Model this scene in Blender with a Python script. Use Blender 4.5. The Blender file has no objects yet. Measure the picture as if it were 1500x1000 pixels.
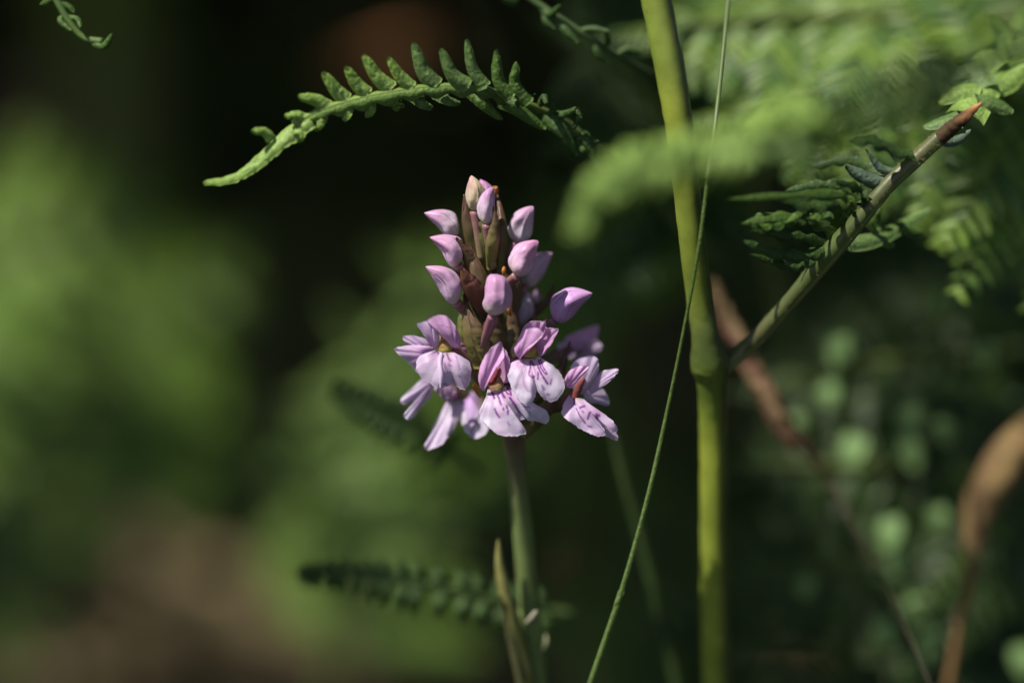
import bpy, math, random
import numpy as np
from mathutils import Matrix, Vector, noise

rnd = random.Random(7)
npr = np.random.RandomState(11)
S = bpy.context.scene
COL = S.collection

# ------------------------------------------------------------------ camera
D = 0.52                                   # metres from the lens to the front blossoms
TILT = math.radians(8)
VIEW = np.array([0, math.cos(TILT), -math.sin(TILT)])
UP = np.array([0, math.sin(TILT), math.cos(TILT)])
RIGHT = np.array([1.0, 0, 0])
FOCUS = np.array([0, 0, 0.215])
CAM = FOCUS - D * VIEW
cam = bpy.data.cameras.new('camera')
cam.lens = 100; cam.sensor_width = 36; cam.clip_start = 0.01; cam.clip_end = 500
cam.dof.use_dof = True; cam.dof.focus_distance = D + 0.001; cam.dof.aperture_fstop = 2.9
co = bpy.data.objects.new('camera', cam); COL.objects.link(co)
co.location = CAM; co.rotation_euler = (math.pi / 2 - TILT, 0, 0)
S.camera = co

# ------------------------------------------------------------------ light
SUN = np.array([-0.46, -0.34, 0.82]); SUN = SUN / np.linalg.norm(SUN)   # towards the sun
world = bpy.data.worlds.new('World'); S.world = world; world.use_nodes = True
wn = world.node_tree; wn.nodes.clear()
sky = wn.nodes.new('ShaderNodeTexSky'); sky.sky_type = 'NISHITA'; sky.sun_disc = False
sky.sun_elevation = math.asin(SUN[2]); sky.sun_rotation = math.atan2(SUN[0], SUN[1]) % (2 * math.pi)
bg = wn.nodes.new('ShaderNodeBackground'); bg.inputs[1].default_value = 0.13
wo = wn.nodes.new('ShaderNodeOutputWorld')
wn.links.new(sky.outputs[0], bg.inputs[0]); wn.links.new(bg.outputs[0], wo.inputs[0])
sl = bpy.data.lights.new('sun', 'SUN'); sl.energy = 5.0; sl.angle = math.radians(0.5); sl.color = (1, 0.955, 0.88)
so = bpy.data.objects.new('sun', sl); COL.objects.link(so)
so.rotation_euler = Vector(SUN).to_track_quat('Z', 'Y').to_euler(); so.location = (-1, -1, 3)
S.view_settings.view_transform = 'Standard'; S.view_settings.look = 'None'
S.view_settings.exposure = 0.35; S.view_settings.gamma = 1; S.view_settings.use_curve_mapping = False
S.render.engine = 'CYCLES'
S.cycles.use_denoising = True
S.cycles.max_bounces = 8; S.cycles.transparent_max_bounces = 8
S.cycles.sample_clamp_indirect = 4

# ------------------------------------------------------------------ helpers
def P(px, py, d=0.0):
    """point seen at photo pixel (px, py), d millimetres behind the focus plane"""
    px = np.asarray(px, float); py = np.asarray(py, float); d = np.asarray(d, float)
    z = D + d * 0.001
    x = (px - 750) / 1500 * 0.36 * z; y = -(py - 500) / 1500 * 0.36 * z
    return CAM + z[..., None] * VIEW + x[..., None] * RIGHT + y[..., None] * UP

def PP(pts):
    a = np.array([(p[0], p[1], p[2] if len(p) > 2 else 0) for p in pts], float)
    return P(a[:, 0], a[:, 1], a[:, 2])

def ground_from(a, b, z=-0.01):
    """carry the line a -> b on until it meets the ground"""
    t = (z - a[2]) / (b[2] - a[2])
    return a + (b - a) * t

def catmull(pts, n):
    pts = np.asarray(pts, float); k = len(pts)
    if k == 2:
        t = np.linspace(0, 1, n)[:, None]; return pts[0] * (1 - t) + pts[1] * t
    e = np.vstack([2 * pts[0] - pts[1], pts, 2 * pts[-1] - pts[-2]])
    s = np.linspace(0, k - 1 - 1e-9, n); i = s.astype(int); f = (s - i)[:, None]
    p0, p1, p2, p3 = e[i], e[i + 1], e[i + 2], e[i + 3]
    return 0.5 * (2 * p1 + (p2 - p0) * f + (2 * p0 - 5 * p1 + 4 * p2 - p3) * f ** 2 + (3 * p1 - p0 - 3 * p2 + p3) * f ** 3)

def norm(a):
    return a / np.maximum(np.linalg.norm(a, axis=-1, keepdims=True), 1e-12)

def mesh_obj(name, V, F, mat, parent=None, col=None, smooth=True):
    me = bpy.data.meshes.new(name)
    me.from_pydata(np.asarray(V).tolist(), [], [tuple(int(i) for i in f) for f in F])
    if smooth: me.polygons.foreach_set('use_smooth', [True] * len(me.polygons))
    if col is not None:
        c = np.ones((len(V), 4)); c[:, :3] = np.clip(col, 0, 1)
        at = me.color_attributes.new('Col', 'FLOAT_COLOR', 'POINT'); at.data.foreach_set('color', c.ravel())
    me.materials.append(mat); me.update()
    o = bpy.data.objects.new(name, me); COL.objects.link(o)
    if parent is not None: attach(o, parent)
    return o

def attach(o, parent):
    bpy_m = world_matrix(parent)
    o.parent = parent
    o.matrix_parent_inverse = bpy_m.inverted()
    return o

def world_matrix(o):
    m = o.matrix_basis.copy()
    if o.parent: m = world_matrix(o.parent) @ o.matrix_parent_inverse @ m
    return m

def tag(o, label=None, cat=None, group=None, kind=None):
    if label: o['label'] = label
    if cat: o['category'] = cat
    if group: o['group'] = group
    if kind: o['kind'] = kind
    return o

def thing(name, loc, label, cat, group=None):
    o = bpy.data.objects.new(name, None); COL.objects.link(o); o.location = loc
    o.empty_display_size = 0.01
    return tag(o, label, cat, group)

def gridfaces(nu, nv, off=0, flip=False):
    i = np.arange(nu - 1)[:, None] * nv + np.arange(nv - 1)[None, :] + off
    i = i.ravel()
    f = np.stack([i, i + 1, i + nv + 1, i + nv], 1)
    return f[:, ::-1] if flip else f

def sheet(G, thick):
    """grid of points (nu, nv, 3) -> closed thin solid"""
    nu, nv, _ = G.shape
    du = np.gradient(G, axis=0); dv = np.gradient(G, axis=1)
    n = norm(np.cross(du, dv))
    V = np.concatenate([(G + n * thick / 2).reshape(-1, 3), (G - n * thick / 2).reshape(-1, 3)])
    N = nu * nv
    F = [gridfaces(nu, nv), gridfaces(nu, nv, N, True)]
    loop = [(i, 0) for i in range(nu)] + [(nu - 1, j) for j in range(1, nv)] + \
           [(i, nv - 1) for i in range(nu - 2, -1, -1)] + [(0, j) for j in range(nv - 2, 0, -1)]
    ids = np.array([i * nv + j for i, j in loop]); nx = np.roll(ids, -1)
    F.append(np.stack([ids, nx, nx + N, ids + N], 1)[:, ::-1])
    return V, np.concatenate(F)

def nz(x, y, z=0.0, s=1.0):
    return noise.noise(Vector((float(x) * s, float(y) * s, float(z) * s)))

def fan(name, parent, throat, outline, mat, colfn, bulge=1.0, thick=0.12, nu=56, nv=22, ripple=0.25, rf=0.03, seed=0, edge=0.0, crease=0.0, frill=1.1, folds=.14):
    """petal: spans from a short base edge to a closed outline; bulge/ripple in mm"""
    T = catmull([(p[0], p[1], p[2] if len(p) > 2 else 0) for p in throat], nu)
    O = catmull([(p[0], p[1], p[2] if len(p) > 2 else 0) for p in outline], nu)
    if frill:                               # slightly uneven, frilled margin
        tt = np.linspace(0, 1, nu); env = np.sin(np.pi * tt) ** .4
        for i in range(nu): O[i, :2] += frill * env[i] * np.array([nz(O[i, 0], O[i, 1], seed, .22) + .45 * nz(O[i, 0], O[i, 1], seed + 9, .6), nz(O[i, 0], O[i, 1], seed + 50, .22) + .45 * nz(O[i, 0], O[i, 1], seed + 70, .6)])
    v = np.linspace(0, 1, nv)[None, :, None]
    G = T[:, None, :] * (1 - v) + O[:, None, :] * v
    U = np.linspace(0, 1, nu)[:, None] * np.ones((1, nv)); Vv = np.ones((nu, 1)) * np.linspace(0, 1, nv)[None, :]
    G[..., 2] -= bulge * np.sin(np.pi * Vv ** 0.85) * (0.35 + 0.65 * np.sin(np.pi * U))
    G[..., 2] -= edge * Vv ** 4
    G[..., 2] += folds * Vv ** 1.6 * np.sin(U * 2 * np.pi * 6.5 + seed) * np.sin(np.pi * U)
    if crease: G[..., 2] += crease * np.exp(-((U - 0.5) / 0.07) ** 2) * Vv ** 0.5
    if ripple:
        for i in range(nu):
            for j in range(nv):
                G[i, j, 2] += ripple * (0.3 + 1.3 * Vv[i, j]) * (nz(G[i, j, 0], G[i, j, 1], seed * 13.1, rf) + 0.12 * nz(G[i, j, 0], G[i, j, 1], seed * 7.7 + 40, rf * 3))
    W = P(G[..., 0], G[..., 1], G[..., 2])
    c = colfn(G[..., 0], G[..., 1], U, Vv).reshape(-1, 3)
    V, F = sheet(W, thick * 0.001)
    return mesh_obj(name, V, F, mat, parent, np.concatenate([c, c]))

def tube(name, parent, pts, radii, mat, colfn=None, n=40, seg=12, ridge=0.0, world_pts=False, bump=0.0, seed=0):
    """pts photo points (or world points), radii in mm"""
    C = catmull(np.array(pts) if world_pts else PP(pts), n)
    R = catmull(np.array(radii, float)[:, None], n)[:, 0] * 0.001
    T = norm(np.gradient(C, axis=0))
    ref = np.array([0.0, -1, 0.15]); A = norm(np.cross(T, ref)); B = np.cross(A, T)
    th = np.linspace(0, 2 * np.pi, seg, endpoint=False)
    rr = 1 + ridge * np.cos(3 * th)
    V = C[:, None] + R[:, None, None] * rr[None, :, None] * (np.cos(th)[None, :, None] * A[:, None] + np.sin(th)[None, :, None] * B[:, None])
    if bump:
        for i in range(n):
            for j in range(seg):
                V[i, j] += (V[i, j] - C[i]) * bump * nz(i * 0.6, math.cos(th[j]) * 2 + seed, math.sin(th[j]) * 2)
    t = np.linspace(0, 1, n)[:, None] * np.ones((1, seg))
    F = []
    for i in range(n - 1):
        for j in range(seg):
            F.append((i * seg + j, i * seg + (j + 1) % seg, (i + 1) * seg + (j + 1) % seg, (i + 1) * seg + j))
    F.append(tuple(range(seg - 1, -1, -1))); F.append(tuple((n - 1) * seg + j for j in range(seg)))
    V = V.reshape(-1, 3)
    col = colfn(t.ravel(), np.tile(th, n)) if colfn else None
    return mesh_obj(name, V, F, mat, parent, col)

def blade_geo(C, Wd, N0, roll=0.0, curl=0.3, ncol=7, twist=0.0, thick=0.2, lobes=0.0, nlobe=10):
    """strip along world spine C, half widths Wd (m); curl>0 turns both margins away from N0"""
    n = len(C); T = norm(np.gradient(C, axis=0))
    s = np.linspace(0, 1, n)
    side0 = norm(np.cross(T, N0)); nn0 = norm(np.cross(side0, T))
    ang = (roll + twist * s)[:, None]
    side = side0 * np.cos(ang) + nn0 * np.sin(ang); nn = np.cross(side, T)
    x = np.linspace(-1, 1, ncol)
    w = Wd[:, None] * np.ones((1, ncol))
    if lobes: w = w * (1 - lobes * (0.5 + 0.5 * np.cos(s[:, None] * nlobe * 2 * np.pi)) * np.abs(x)[None, :])
    a = curl * np.abs(x) ** 1.5
    G = C[:, None] + side[:, None] * (w * x[None] * np.cos(a)[None] )[..., None] - nn[:, None] * (w * np.abs(x)[None] * np.sin(a)[None])[..., None]
    return G

PROFILE = {
    'leaflet': [(0, .75), (.15, .95), (.4, 1), (.65, .9), (.85, .66), (.95, .4), (1, .12)],
    'lobe': [(0, 1.25), (.2, 1.1), (.5, .92), (.75, .72), (.9, .5), (1, .18)],
    'tip': [(0, 1.25), (.25, 1.1), (.5, .85), (.8, .6), (.95, .42), (1, .15)],
    'lance': [(0, .55), (.2, .95), (.4, 1), (.65, .72), (.85, .34), (1, .03)],
    'grass': [(0, .8), (.3, 1), (.7, .85), (.9, .5), (1, .05)],
    'drop': [(0, .3), (.3, .8), (.6, 1), (.85, .8), (1, .15)],
}
def prof(kind, n):
    a = np.array(PROFILE[kind]); return np.interp(np.linspace(0, 1, n), a[:, 0], a[:, 1])

def blade(name, parent, pts, wpx, mat, colfn, kind='leaflet', roll=0.0, curl=0.7, n=14, ncol=7, N0=None, twist=0.0, thick=0.22, lobes=0.0, nlobe=5, rough=0.0, seed=0):
    pts = [(p[0], p[1], p[2] if len(p) > 2 else 0) for p in pts]
    C = catmull(PP(pts), n)
    scale = (D + np.mean([p[2] for p in pts]) * 0.001) * 0.36 / 1500
    Wd = prof(kind, n) * (wpx * 0.5 * scale)
    N0 = -VIEW if N0 is None else np.array(N0, float)
    G = blade_geo(C, Wd, norm(N0), roll, curl, ncol, twist, lobes=lobes, nlobe=nlobe)
    if rough:
        for i in range(n):
            for j in range(ncol):
                G[i, j] += norm(N0) * rough * 0.001 * nz(i * 0.9, j * 1.1, seed)
    t = np.linspace(0, 1, n)[:, None] * np.ones((1, ncol)); x = np.linspace(-1, 1, ncol)[None] * np.ones((n, 1))
    c = colfn(t, x).reshape(-1, 3)
    V, F = sheet(G, thick * 0.001)
    return mesh_obj(name, V, F, mat, parent, np.concatenate([c, c]))

def mixc(a, b, t):
    t = np.clip(np.asarray(t), 0, 1)[..., None]
    return np.array(a) * (1 - t) + np.array(b) * t

def mixc_nd(a, b, t): return a * (1 - t[..., None]) + np.array(b) * t[..., None]

# ------------------------------------------------------------------ materials
def material(name, trans=0.3, rough=0.5, spec=0.35, bump=0.3, bscale=1500, var=0.15, vscale=250, attr=True, base=(.5, .5, .5), sheen=0.0, bdist=0.0001, tcol=None, hue=None):
    m = bpy.data.materials.new(name); m.use_nodes = True; nt = m.node_tree; nt.nodes.clear()
    N = nt.nodes.new; L = nt.links.new
    out = N('ShaderNodeOutputMaterial'); pr = N('ShaderNodeBsdfPrincipled')
    tc = N('ShaderNodeTexCoord')
    if attr:
        a = N('ShaderNodeAttribute'); a.attribute_name = 'Col'; src = a.outputs['Color']
    else:
        a = N('ShaderNodeRGB'); a.outputs[0].default_value = (*base, 1); src = a.outputs[0]
    n1 = N('ShaderNodeTexNoise'); n1.inputs['Scale'].default_value = vscale; n1.inputs['Detail'].default_value = 5
    L(tc.outputs['Object'], n1.inputs['Vector'])
    mr = N('ShaderNodeMapRange'); mr.inputs['From Min'].default_value = 0.25; mr.inputs['From Max'].default_value = 0.75
    mr.inputs['To Min'].default_value = 1 - var; mr.inputs['To Max'].default_value = 1 + var
    L(n1.outputs[0], mr.inputs['Value'])
    mx = N('ShaderNodeVectorMath'); mx.operation = 'SCALE'; L(src, mx.inputs[0]); L(mr.outputs[0], mx.inputs['Scale'])
    colour = mx.outputs[0]
    if hue:                                   # a second, patchy pigment
        n3 = N('ShaderNodeTexNoise'); n3.inputs['Scale'].default_value = hue[1]; n3.inputs['Detail'].default_value = 4
        L(tc.outputs['Object'], n3.inputs['Vector'])
        m3 = N('ShaderNodeMapRange'); m3.inputs['From Min'].default_value = hue[2]; m3.inputs['From Max'].default_value = hue[3]
        L(n3.outputs[0], m3.inputs['Value'])
        mm = N('ShaderNodeMix'); mm.data_type = 'RGBA'; L(m3.outputs[0], mm.inputs[0]); L(colour, mm.inputs[6]); mm.inputs[7].default_value = (*hue[0], 1)
        colour = mm.outputs[2]
    L(colour, pr.inputs['Base Color'])
    pr.inputs['Roughness'].default_value = rough; pr.inputs['Specular IOR Level'].default_value = spec
    if sheen: pr.inputs['Sheen Weight'].default_value = sheen
    if bump:
        n2 = N('ShaderNodeTexNoise'); n2.inputs['Scale'].default_value = bscale; n2.inputs['Detail'].default_value = 3
        L(tc.outputs['Object'], n2.inputs['Vector'])
        bp = N('ShaderNodeBump'); bp.inputs['Strength'].default_value = bump; bp.inputs['Distance'].default_value = bdist
        L(n2.outputs[0], bp.inputs['Height']); L(bp.outputs[0], pr.inputs['Normal'])
    if trans:
        tr = N('ShaderNodeBsdfTranslucent')
        if tcol:
            tm = N('ShaderNodeVectorMath'); tm.operation = 'MULTIPLY'; L(colour, tm.inputs[0]); tm.inputs[1].default_value = tcol
            L(tm.outputs[0], tr.inputs[0])
        else: L(colour, tr.inputs[0])
        ms = N('ShaderNodeMixShader'); ms.inputs[0].default_value = trans
        L(pr.outputs[0], ms.inputs[1]); L(tr.outputs[0], ms.inputs[2]); L(ms.outputs[0], out.inputs[0])
    else: L(pr.outputs[0], out.inputs[0])
    return m

M = {}
M['petal'] = material('petal', trans=0.5, rough=0.42, spec=0.4, bump=0.55, bscale=2600, var=0.07, vscale=700, sheen=0.15)
M['bud'] = material('bud_skin', trans=0.16, rough=0.42, spec=0.4, bump=0.5, bscale=2200, var=0.1, vscale=500, sheen=0.1)
M['throat'] = material('throat', trans=0.1, rough=0.5, bump=0.5, bscale=1800, var=0.35, vscale=900)
M['bract'] = material('bract_skin', trans=0.25, rough=0.4, spec=0.4, bump=0.4, bscale=1500, var=0.25, vscale=350)
M['fern'] = material('fern_leaf', trans=0.38, rough=0.45, spec=0.35, bump=1.0, bscale=1500, bdist=0.0003, var=0.32, vscale=1100, tcol=(1.1, 1.25, .5))
M['stem'] = material('green_stem', trans=0.0, rough=0.42, spec=0.4, bump=0.5, bscale=900, var=0.22, vscale=160, hue=((.13, .10, .04), 420, .66, .78))
M['dry'] = material('dry_leaf', trans=0.2, rough=0.7, spec=0.2, bump=0.8, bscale=500, bdist=0.0004, var=0.35, vscale=160)
M['far'] = material('far_fern', trans=0.38, rough=0.36, spec=0.45, bump=0, var=0.35, vscale=40, tcol=(1.1, 1.25, .5))
M['thicket'] = material('thicket_leaf', trans=0.2, rough=0.5, spec=0.2, bump=0, var=0.4, vscale=20)
M['shade_canopy'] = material('shade_leaf', trans=0.12, rough=0.5, spec=0.2, bump=0, var=0.2, vscale=10)
M['bark'] = material('mossy_bark', trans=0, rough=0.9, spec=0.1, bump=1.0, bscale=60, bdist=0.004, var=0.4, vscale=30, attr=False, base=(.15, .13, .07), hue=((.12, .15, .03), 12, .40, .55))
M['litter'] = material('litter', trans=0.1, rough=0.8, spec=0.15, bump=0, var=0.4, vscale=30)
M['soil'] = material('soil', trans=0, rough=0.95, spec=0.1, bump=1.0, bscale=60, bdist=0.01, var=0.45, vscale=14, attr=False, base=(.13, .10, .055), hue=((.09, .11, .03), 5, .46, .6))

# ------------------------------------------------------------------ ground
def build_ground():
    xs = np.concatenate([-np.geomspace(300, 3.2, 14), np.linspace(-3, 3, 61), np.geomspace(3.2, 300, 14)])
    ys = np.concatenate([-np.geomspace(300, 2.2, 14), np.linspace(-2, 6, 81), np.geomspace(6.3, 300, 14)])
    V = []
    for x in xs:
        for y in ys:
            near = math.exp(-(x * x + y * y) / 60)
            z = 0.035 * near * nz(x, y, 0, 1.6) + 0.012 * near * nz(x, y, 3, 6) + 0.25 * (1 - near) * nz(x, y, 9, .08)
            z -= 0.01 * near
            V.append((x, y, z))
    F = gridfaces(len(xs), len(ys))[:, ::-1]
    o = mesh_obj('ground', V, F, M['soil']); tag(o, kind='structure')
build_ground()

def scatter_leaves(name, n, box, size, mat, cols, parent=None, flat=0.0, keep=None, aspect=0.5, fold=0.25):
    """many small folded leaves as one mesh"""
    lo, hi = np.array(box[0]), np.array(box[1])
    c = lo + (hi - lo) * npr.rand(n, 3)
    if keep is not None: c = c[keep(c)]
    n = len(c)
    d = npr.randn(n, 3); d[:, 2] *= (1 - flat); d = norm(d)
    up = np.tile([0, 0, 1.0], (n, 1)) + npr.randn(n, 3) * (0.7 * (1 - flat) + .12)
    s = norm(np.cross(d, up)); u = np.cross(s, d)
    L = (size[0] + (size[1] - size[0]) * npr.rand(n))[:, None]; W = L * aspect * (0.7 + .5 * npr.rand(n))[:, None]
    p = [c - d * L / 2, c - d * L * .1 + s * W / 2 + u * W * fold, c - d * L * .1 - s * W / 2 + u * W * fold,
         c + d * L * .22 + s * W * .42 + u * W * fold, c + d * L * .22 - s * W * .42 + u * W * fold, c + d * L / 2 - u * W * .2, c - d * L * .1, c + d * L * .22]
    V = np.stack(p, 1).reshape(-1, 3)
    b = (np.arange(n) * 8)[:, None]
    F = [tuple(f) for q in ([0, 1, 6], [0, 6, 2], [1, 3, 7, 6], [6, 7, 4, 2], [3, 5, 7], [7, 5, 4]) for f in (b + np.array(q)[None]).tolist()]
    cc = np.array(cols)[npr.randint(len(cols), size=n)] * (0.7 + 0.6 * npr.rand(n))[:, None]
    return mesh_obj(name, V, F, mat, parent, np.repeat(cc, 8, 0), smooth=False)

# ------------------------------------------------------------------ trunk at the back, plus unseen leaf cover added for shade
# openings cut in the added leaves so sun hits chosen spots, photo point + radius (m)
GAPS = [((745, 400, 0), .020), ((720, 540, 5), .022), ((830, 560, 5), .014), ((340, 240, -3), .009), ((420, 185, -3), .010), ((500, 130, -3), .012), ((580, 110, -3), .012), ((640, 95, -3), .010), ((965, 60, 0), .012), ((985, 170, 0), .008),
        ((1045, 620, 15), .012), ((1047, 720, 18), .006), ((1048, 900, 22), .010), ((1050, 990, 25), .010), ((1150, 185, -74), .014), ((1060, 205, -72), .010), ((980, 220, -72), .010), ((910, 240, -72), .010), ((860, 290, -72), .010), ((1440, 110, 0), .010), ((1260, 240, 0), .003), ((1110, 325, 0), .005), ((1320, 330, 8), .007),
        ((870, 980, -5), .006), ((990, 540, 0), .007), ((1020, 400, 0), .006), ((760, 850, 10), .004), ((735, 830, 8), .004)]
GAPS_FAR = [((30, 330, 305), .018), ((100, 590, 330), .017), ((60, 740, 275), .006), ((500, 770, 270), .030), ((580, 600, 255), .011), ((650, 440, 245), .006), ((240, 430, 385), .014), ((160, 500, 395), .006), ((330, 900, 720), .03), ((60, 980, 640), .02), ((25, 860, 300), .008), ((300, 690, 600), .004),
            ((1060, 60, 70), .005), ((1140, 20, 60), .007), ((1250, 20, 65), .006), ((1330, 40, 65), .008), ((1420, 20, 70), .008), ((1495, 60, 60), .009), ((1240, 655, 105), .003), ((1335, 640, 105), .004), ((640, 610, 20), .020), ((880, 520, 15), .016),
            ((1305, 800, 110), .003), ((1340, 930, 115), .006), ((1495, 960, 110), .004), ((610, 65, 425), .014), ((1445, 680, 60), .012), ((1415, 880, 62), .004), ((1046, 800, 30), .014), ((20, 150, 600), .014), ((130, 40, 8), .004), ((1180, 130, 50), -.002), ((1290, 120, 50), -.002)]
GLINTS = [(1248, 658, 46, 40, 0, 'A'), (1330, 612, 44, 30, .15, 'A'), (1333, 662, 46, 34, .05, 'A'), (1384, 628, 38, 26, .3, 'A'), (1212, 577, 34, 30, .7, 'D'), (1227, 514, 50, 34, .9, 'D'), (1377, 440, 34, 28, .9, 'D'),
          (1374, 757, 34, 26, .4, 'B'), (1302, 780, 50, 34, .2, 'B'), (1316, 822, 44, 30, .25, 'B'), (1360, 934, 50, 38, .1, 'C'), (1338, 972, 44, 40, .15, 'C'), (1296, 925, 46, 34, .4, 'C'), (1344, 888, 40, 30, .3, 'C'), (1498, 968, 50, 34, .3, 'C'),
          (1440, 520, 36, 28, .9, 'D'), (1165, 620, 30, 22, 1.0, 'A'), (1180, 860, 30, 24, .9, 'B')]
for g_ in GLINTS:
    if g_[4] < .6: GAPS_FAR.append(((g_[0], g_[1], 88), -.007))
def build_tree():
    base = P(185, 500, 1500); base[2] = -0.02
    t = thing('young_tree', base, 'dim mossy tree trunk far back in the shade at the upper left', 'tree')
    top = np.array([base[0] - .1, base[1] - .2, 2.6])
    tube('trunk', t, [base, base * .5 + top * .5 + np.array([.03, 0, 0]), top], [34, 30, 20], M['bark'], n=30, seg=14, world_pts=True, bump=.25)
    for k in range(9):
        a = k * 2.4; L = 1.6 + .8 * rnd.random()
        st = base * .3 + top * .7 if k % 2 else top
        en = st + np.array([math.cos(a) * L * 1.2, math.sin(a) * L * 1.2 - .5, .15])
        tube('limb', t, [st, (st + en) / 2 + np.array([0, 0, .2]), en], [16, 10, 4], M['bark'], n=14, seg=8, world_pts=True)
    gaps = [(P(*g[0]), g[1]) for g in GAPS + GAPS_FAR]
    pad = [.047]
    def keep(c):
        ok = np.ones(len(c), bool)
        for g, r in gaps:
            v = c - g; dist = np.linalg.norm(v - (v @ SUN)[:, None] * SUN, axis=1)
            ok &= dist > r + pad[0]
        return ok
    o = scatter_leaves('shade_crown', 34000, ((-3.2, -2.6, 1.5), (1.6, 2.9, 2.3)), (.07, .11), M['shade_canopy'], [(.05, .09, .02), (.04, .075, .02)], t, flat=.75, keep=keep, aspect=.65)
    o['kind'] = 'stuff'
    pad[0] = .016
    o = scatter_leaves('shade_leaves', 30000, ((-1.9, -1.4, 1.5), (.2, 1.3, 1.95)), (.035, .055), M['shade_canopy'], [(.05, .09, .02), (.04, .075, .02)], t, flat=.75, keep=keep, aspect=.65)  # small unseen leaves added to shape the shade more finely
    o['kind'] = 'stuff'
build_tree()

# dark growth closing the place at the back
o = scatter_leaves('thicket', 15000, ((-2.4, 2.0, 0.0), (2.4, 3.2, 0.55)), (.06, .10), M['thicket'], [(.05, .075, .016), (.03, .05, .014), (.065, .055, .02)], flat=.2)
tag(o, 'deeply shaded dark undergrowth filling the far back behind the bracken', 'undergrowth', kind='stuff')
for bx, n in (((( -3.0, 1.9, .5), (2.2, 3.4, 1.5)), 9000), (((1.3, -2.2, 0), (2.0, 2.2, 1.3)), 6500)):  # unseen growth added above and at the right to hold back sky light
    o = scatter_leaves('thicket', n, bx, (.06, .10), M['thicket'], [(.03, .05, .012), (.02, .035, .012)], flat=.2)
    tag(o, 'unseen leafy undergrowth added to block sky light', 'undergrowth', kind='stuff')
# litter and low green growth on the ground
o = scatter_leaves('leaf_litter', 9000, ((-1.2, -.3, -.02), (1.2, 2.2, .02)), (.015, .045), M['litter'], [(.22, .155, .08), (.14, .10, .05), (.27, .2, .11), (.09, .07, .035)], flat=.85, aspect=.45)
tag(o, 'brown dead leaves and bracken scraps scattered over the ground', 'leaf litter', kind='stuff')

o = scatter_leaves('ground_cover', 15000, ((-1.1, .35, -.01), (1.0, 2.2, .07)), (.02, .05), M['litter'], [(.10, .13, .03), (.14, .15, .04), (.07, .10, .025), (.15, .11, .06)], flat=-.2, aspect=.22, keep=lambda c: np.array([nz(a[0], a[1], 4, 3.2) > -.05 for a in c]))
tag(o, 'low olive green grasses and moss between the litter', 'grass', kind='stuff')

# ------------------------------------------------------------------ bracken: shared pinna meshes
GREEN = [(.14, .235, .02), (.095, .18, .02), (.17, .27, .03), (.07, .14, .028)]
SHADE_GREEN = [(.05, .095, .016), (.04, .075, .014), (.062, .11, .02), (.03, .055, .014)]  # darkened greens stand in for shade on the fronds
PIECES = {}
def pinna_mesh(name, seed, pairs, lw, ll, detail=(5, 3), droop=.25, mat=None, greens=GREEN, split=False):
    """leafy strip along +X, length 1; leaflets reach +-Y; normal +Z"""
    r = random.Random(seed); V = []; F = []; Cc = []
    def add(G, c):
        off = sum(len(x) for x in V); nu, nv, _ = G.shape
        V.append(G.reshape(-1, 3)); F.append(gridfaces(nu, nv, off)); Cc.append(np.tile(c, (nu * nv, 1)))
    def spine(t): return np.array([t, .02 * math.sin(t * 3 + seed), -.10 * t * t])
    s = np.linspace(0, 1, 12)
    C = np.array([spine(t) for t in s])
    add(blade_geo(C, .012 * (1.15 - s), np.array([0, 0, 1.0]), curl=.9, ncol=3), np.array([.10, .15, .03]))
    for k in range(pairs):
        t = .04 + .93 * (k + .5) / pairs
        for sg in (-1, 1):
            L = ll * (1 - t) ** .75 * (1 if t > .12 else .85) * r.uniform(.88, 1.1) + .02
            ang = math.radians(62 + r.uniform(-7, 7)) * sg
            b = spine(t + (.25 / pairs if sg > 0 else 0)); d = np.array([math.cos(ang), math.sin(ang), -droop + r.uniform(-.12, .12)])
            n = detail[0]; q = np.linspace(0, 1, n)[:, None]
            Cs = b + d * L * q + np.array([1, 0, 0]) * (.12 * L) * q ** 2 + np.array([0, 0, -1]) * .25 * L * q ** 2
            w = prof('leaflet', n) * lw / pairs * .5 * (1.0 - .35 * t)
            up = np.array([r.uniform(-.6, .6), r.uniform(-.6, .6), 1])
            c = np.array(greens[r.randrange(len(greens))]) * r.uniform(.8, 1.25)
            add(blade_geo(Cs, w, norm(up), curl=.5, ncol=detail[1]), c)
    pieces = []
    if split:
        o0 = 0
        for g_, c_, f_ in zip(V, Cc, F):
            m_ = bpy.data.meshes.new('leaflet'); m_.from_pydata(g_.tolist(), [], (f_ - o0).tolist()); o0 += len(g_)
            cc = np.ones((len(g_), 4)); cc[:, :3] = c_
            a_ = m_.color_attributes.new('Col', 'FLOAT_COLOR', 'POINT'); a_.data.foreach_set('color', cc.ravel())
            m_.polygons.foreach_set('use_smooth', [True] * len(m_.polygons)); m_.materials.append(mat or M['far']); m_.update(); pieces.append(m_)
    me = bpy.data.meshes.new(name); PIECES[me.name] = pieces
    VV = np.concatenate(V); me.from_pydata(VV.tolist(), [], np.concatenate(F).tolist())
    c = np.ones((len(VV), 4)); c[:, :3] = np.concatenate(Cc)
    at = me.color_attributes.new('Col', 'FLOAT_COLOR', 'POINT'); at.data.foreach_set('color', c.ravel())
    me.polygons.foreach_set('use_smooth', [True] * len(me.polygons)); me.materials.append(mat or M['far']); me.update()
    return me
PIN = [pinna_mesh('pinna', k, 17, .95, .20) for k in range(3)]
PINB = [pinna_mesh('pinna', k + 9, 12, .78, .30, (6, 4), split=True, greens=[(.20, .31, .05), (.13, .23, .045), (.23, .34, .08), (.10, .19, .05)]) for k in range(4)]

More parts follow.
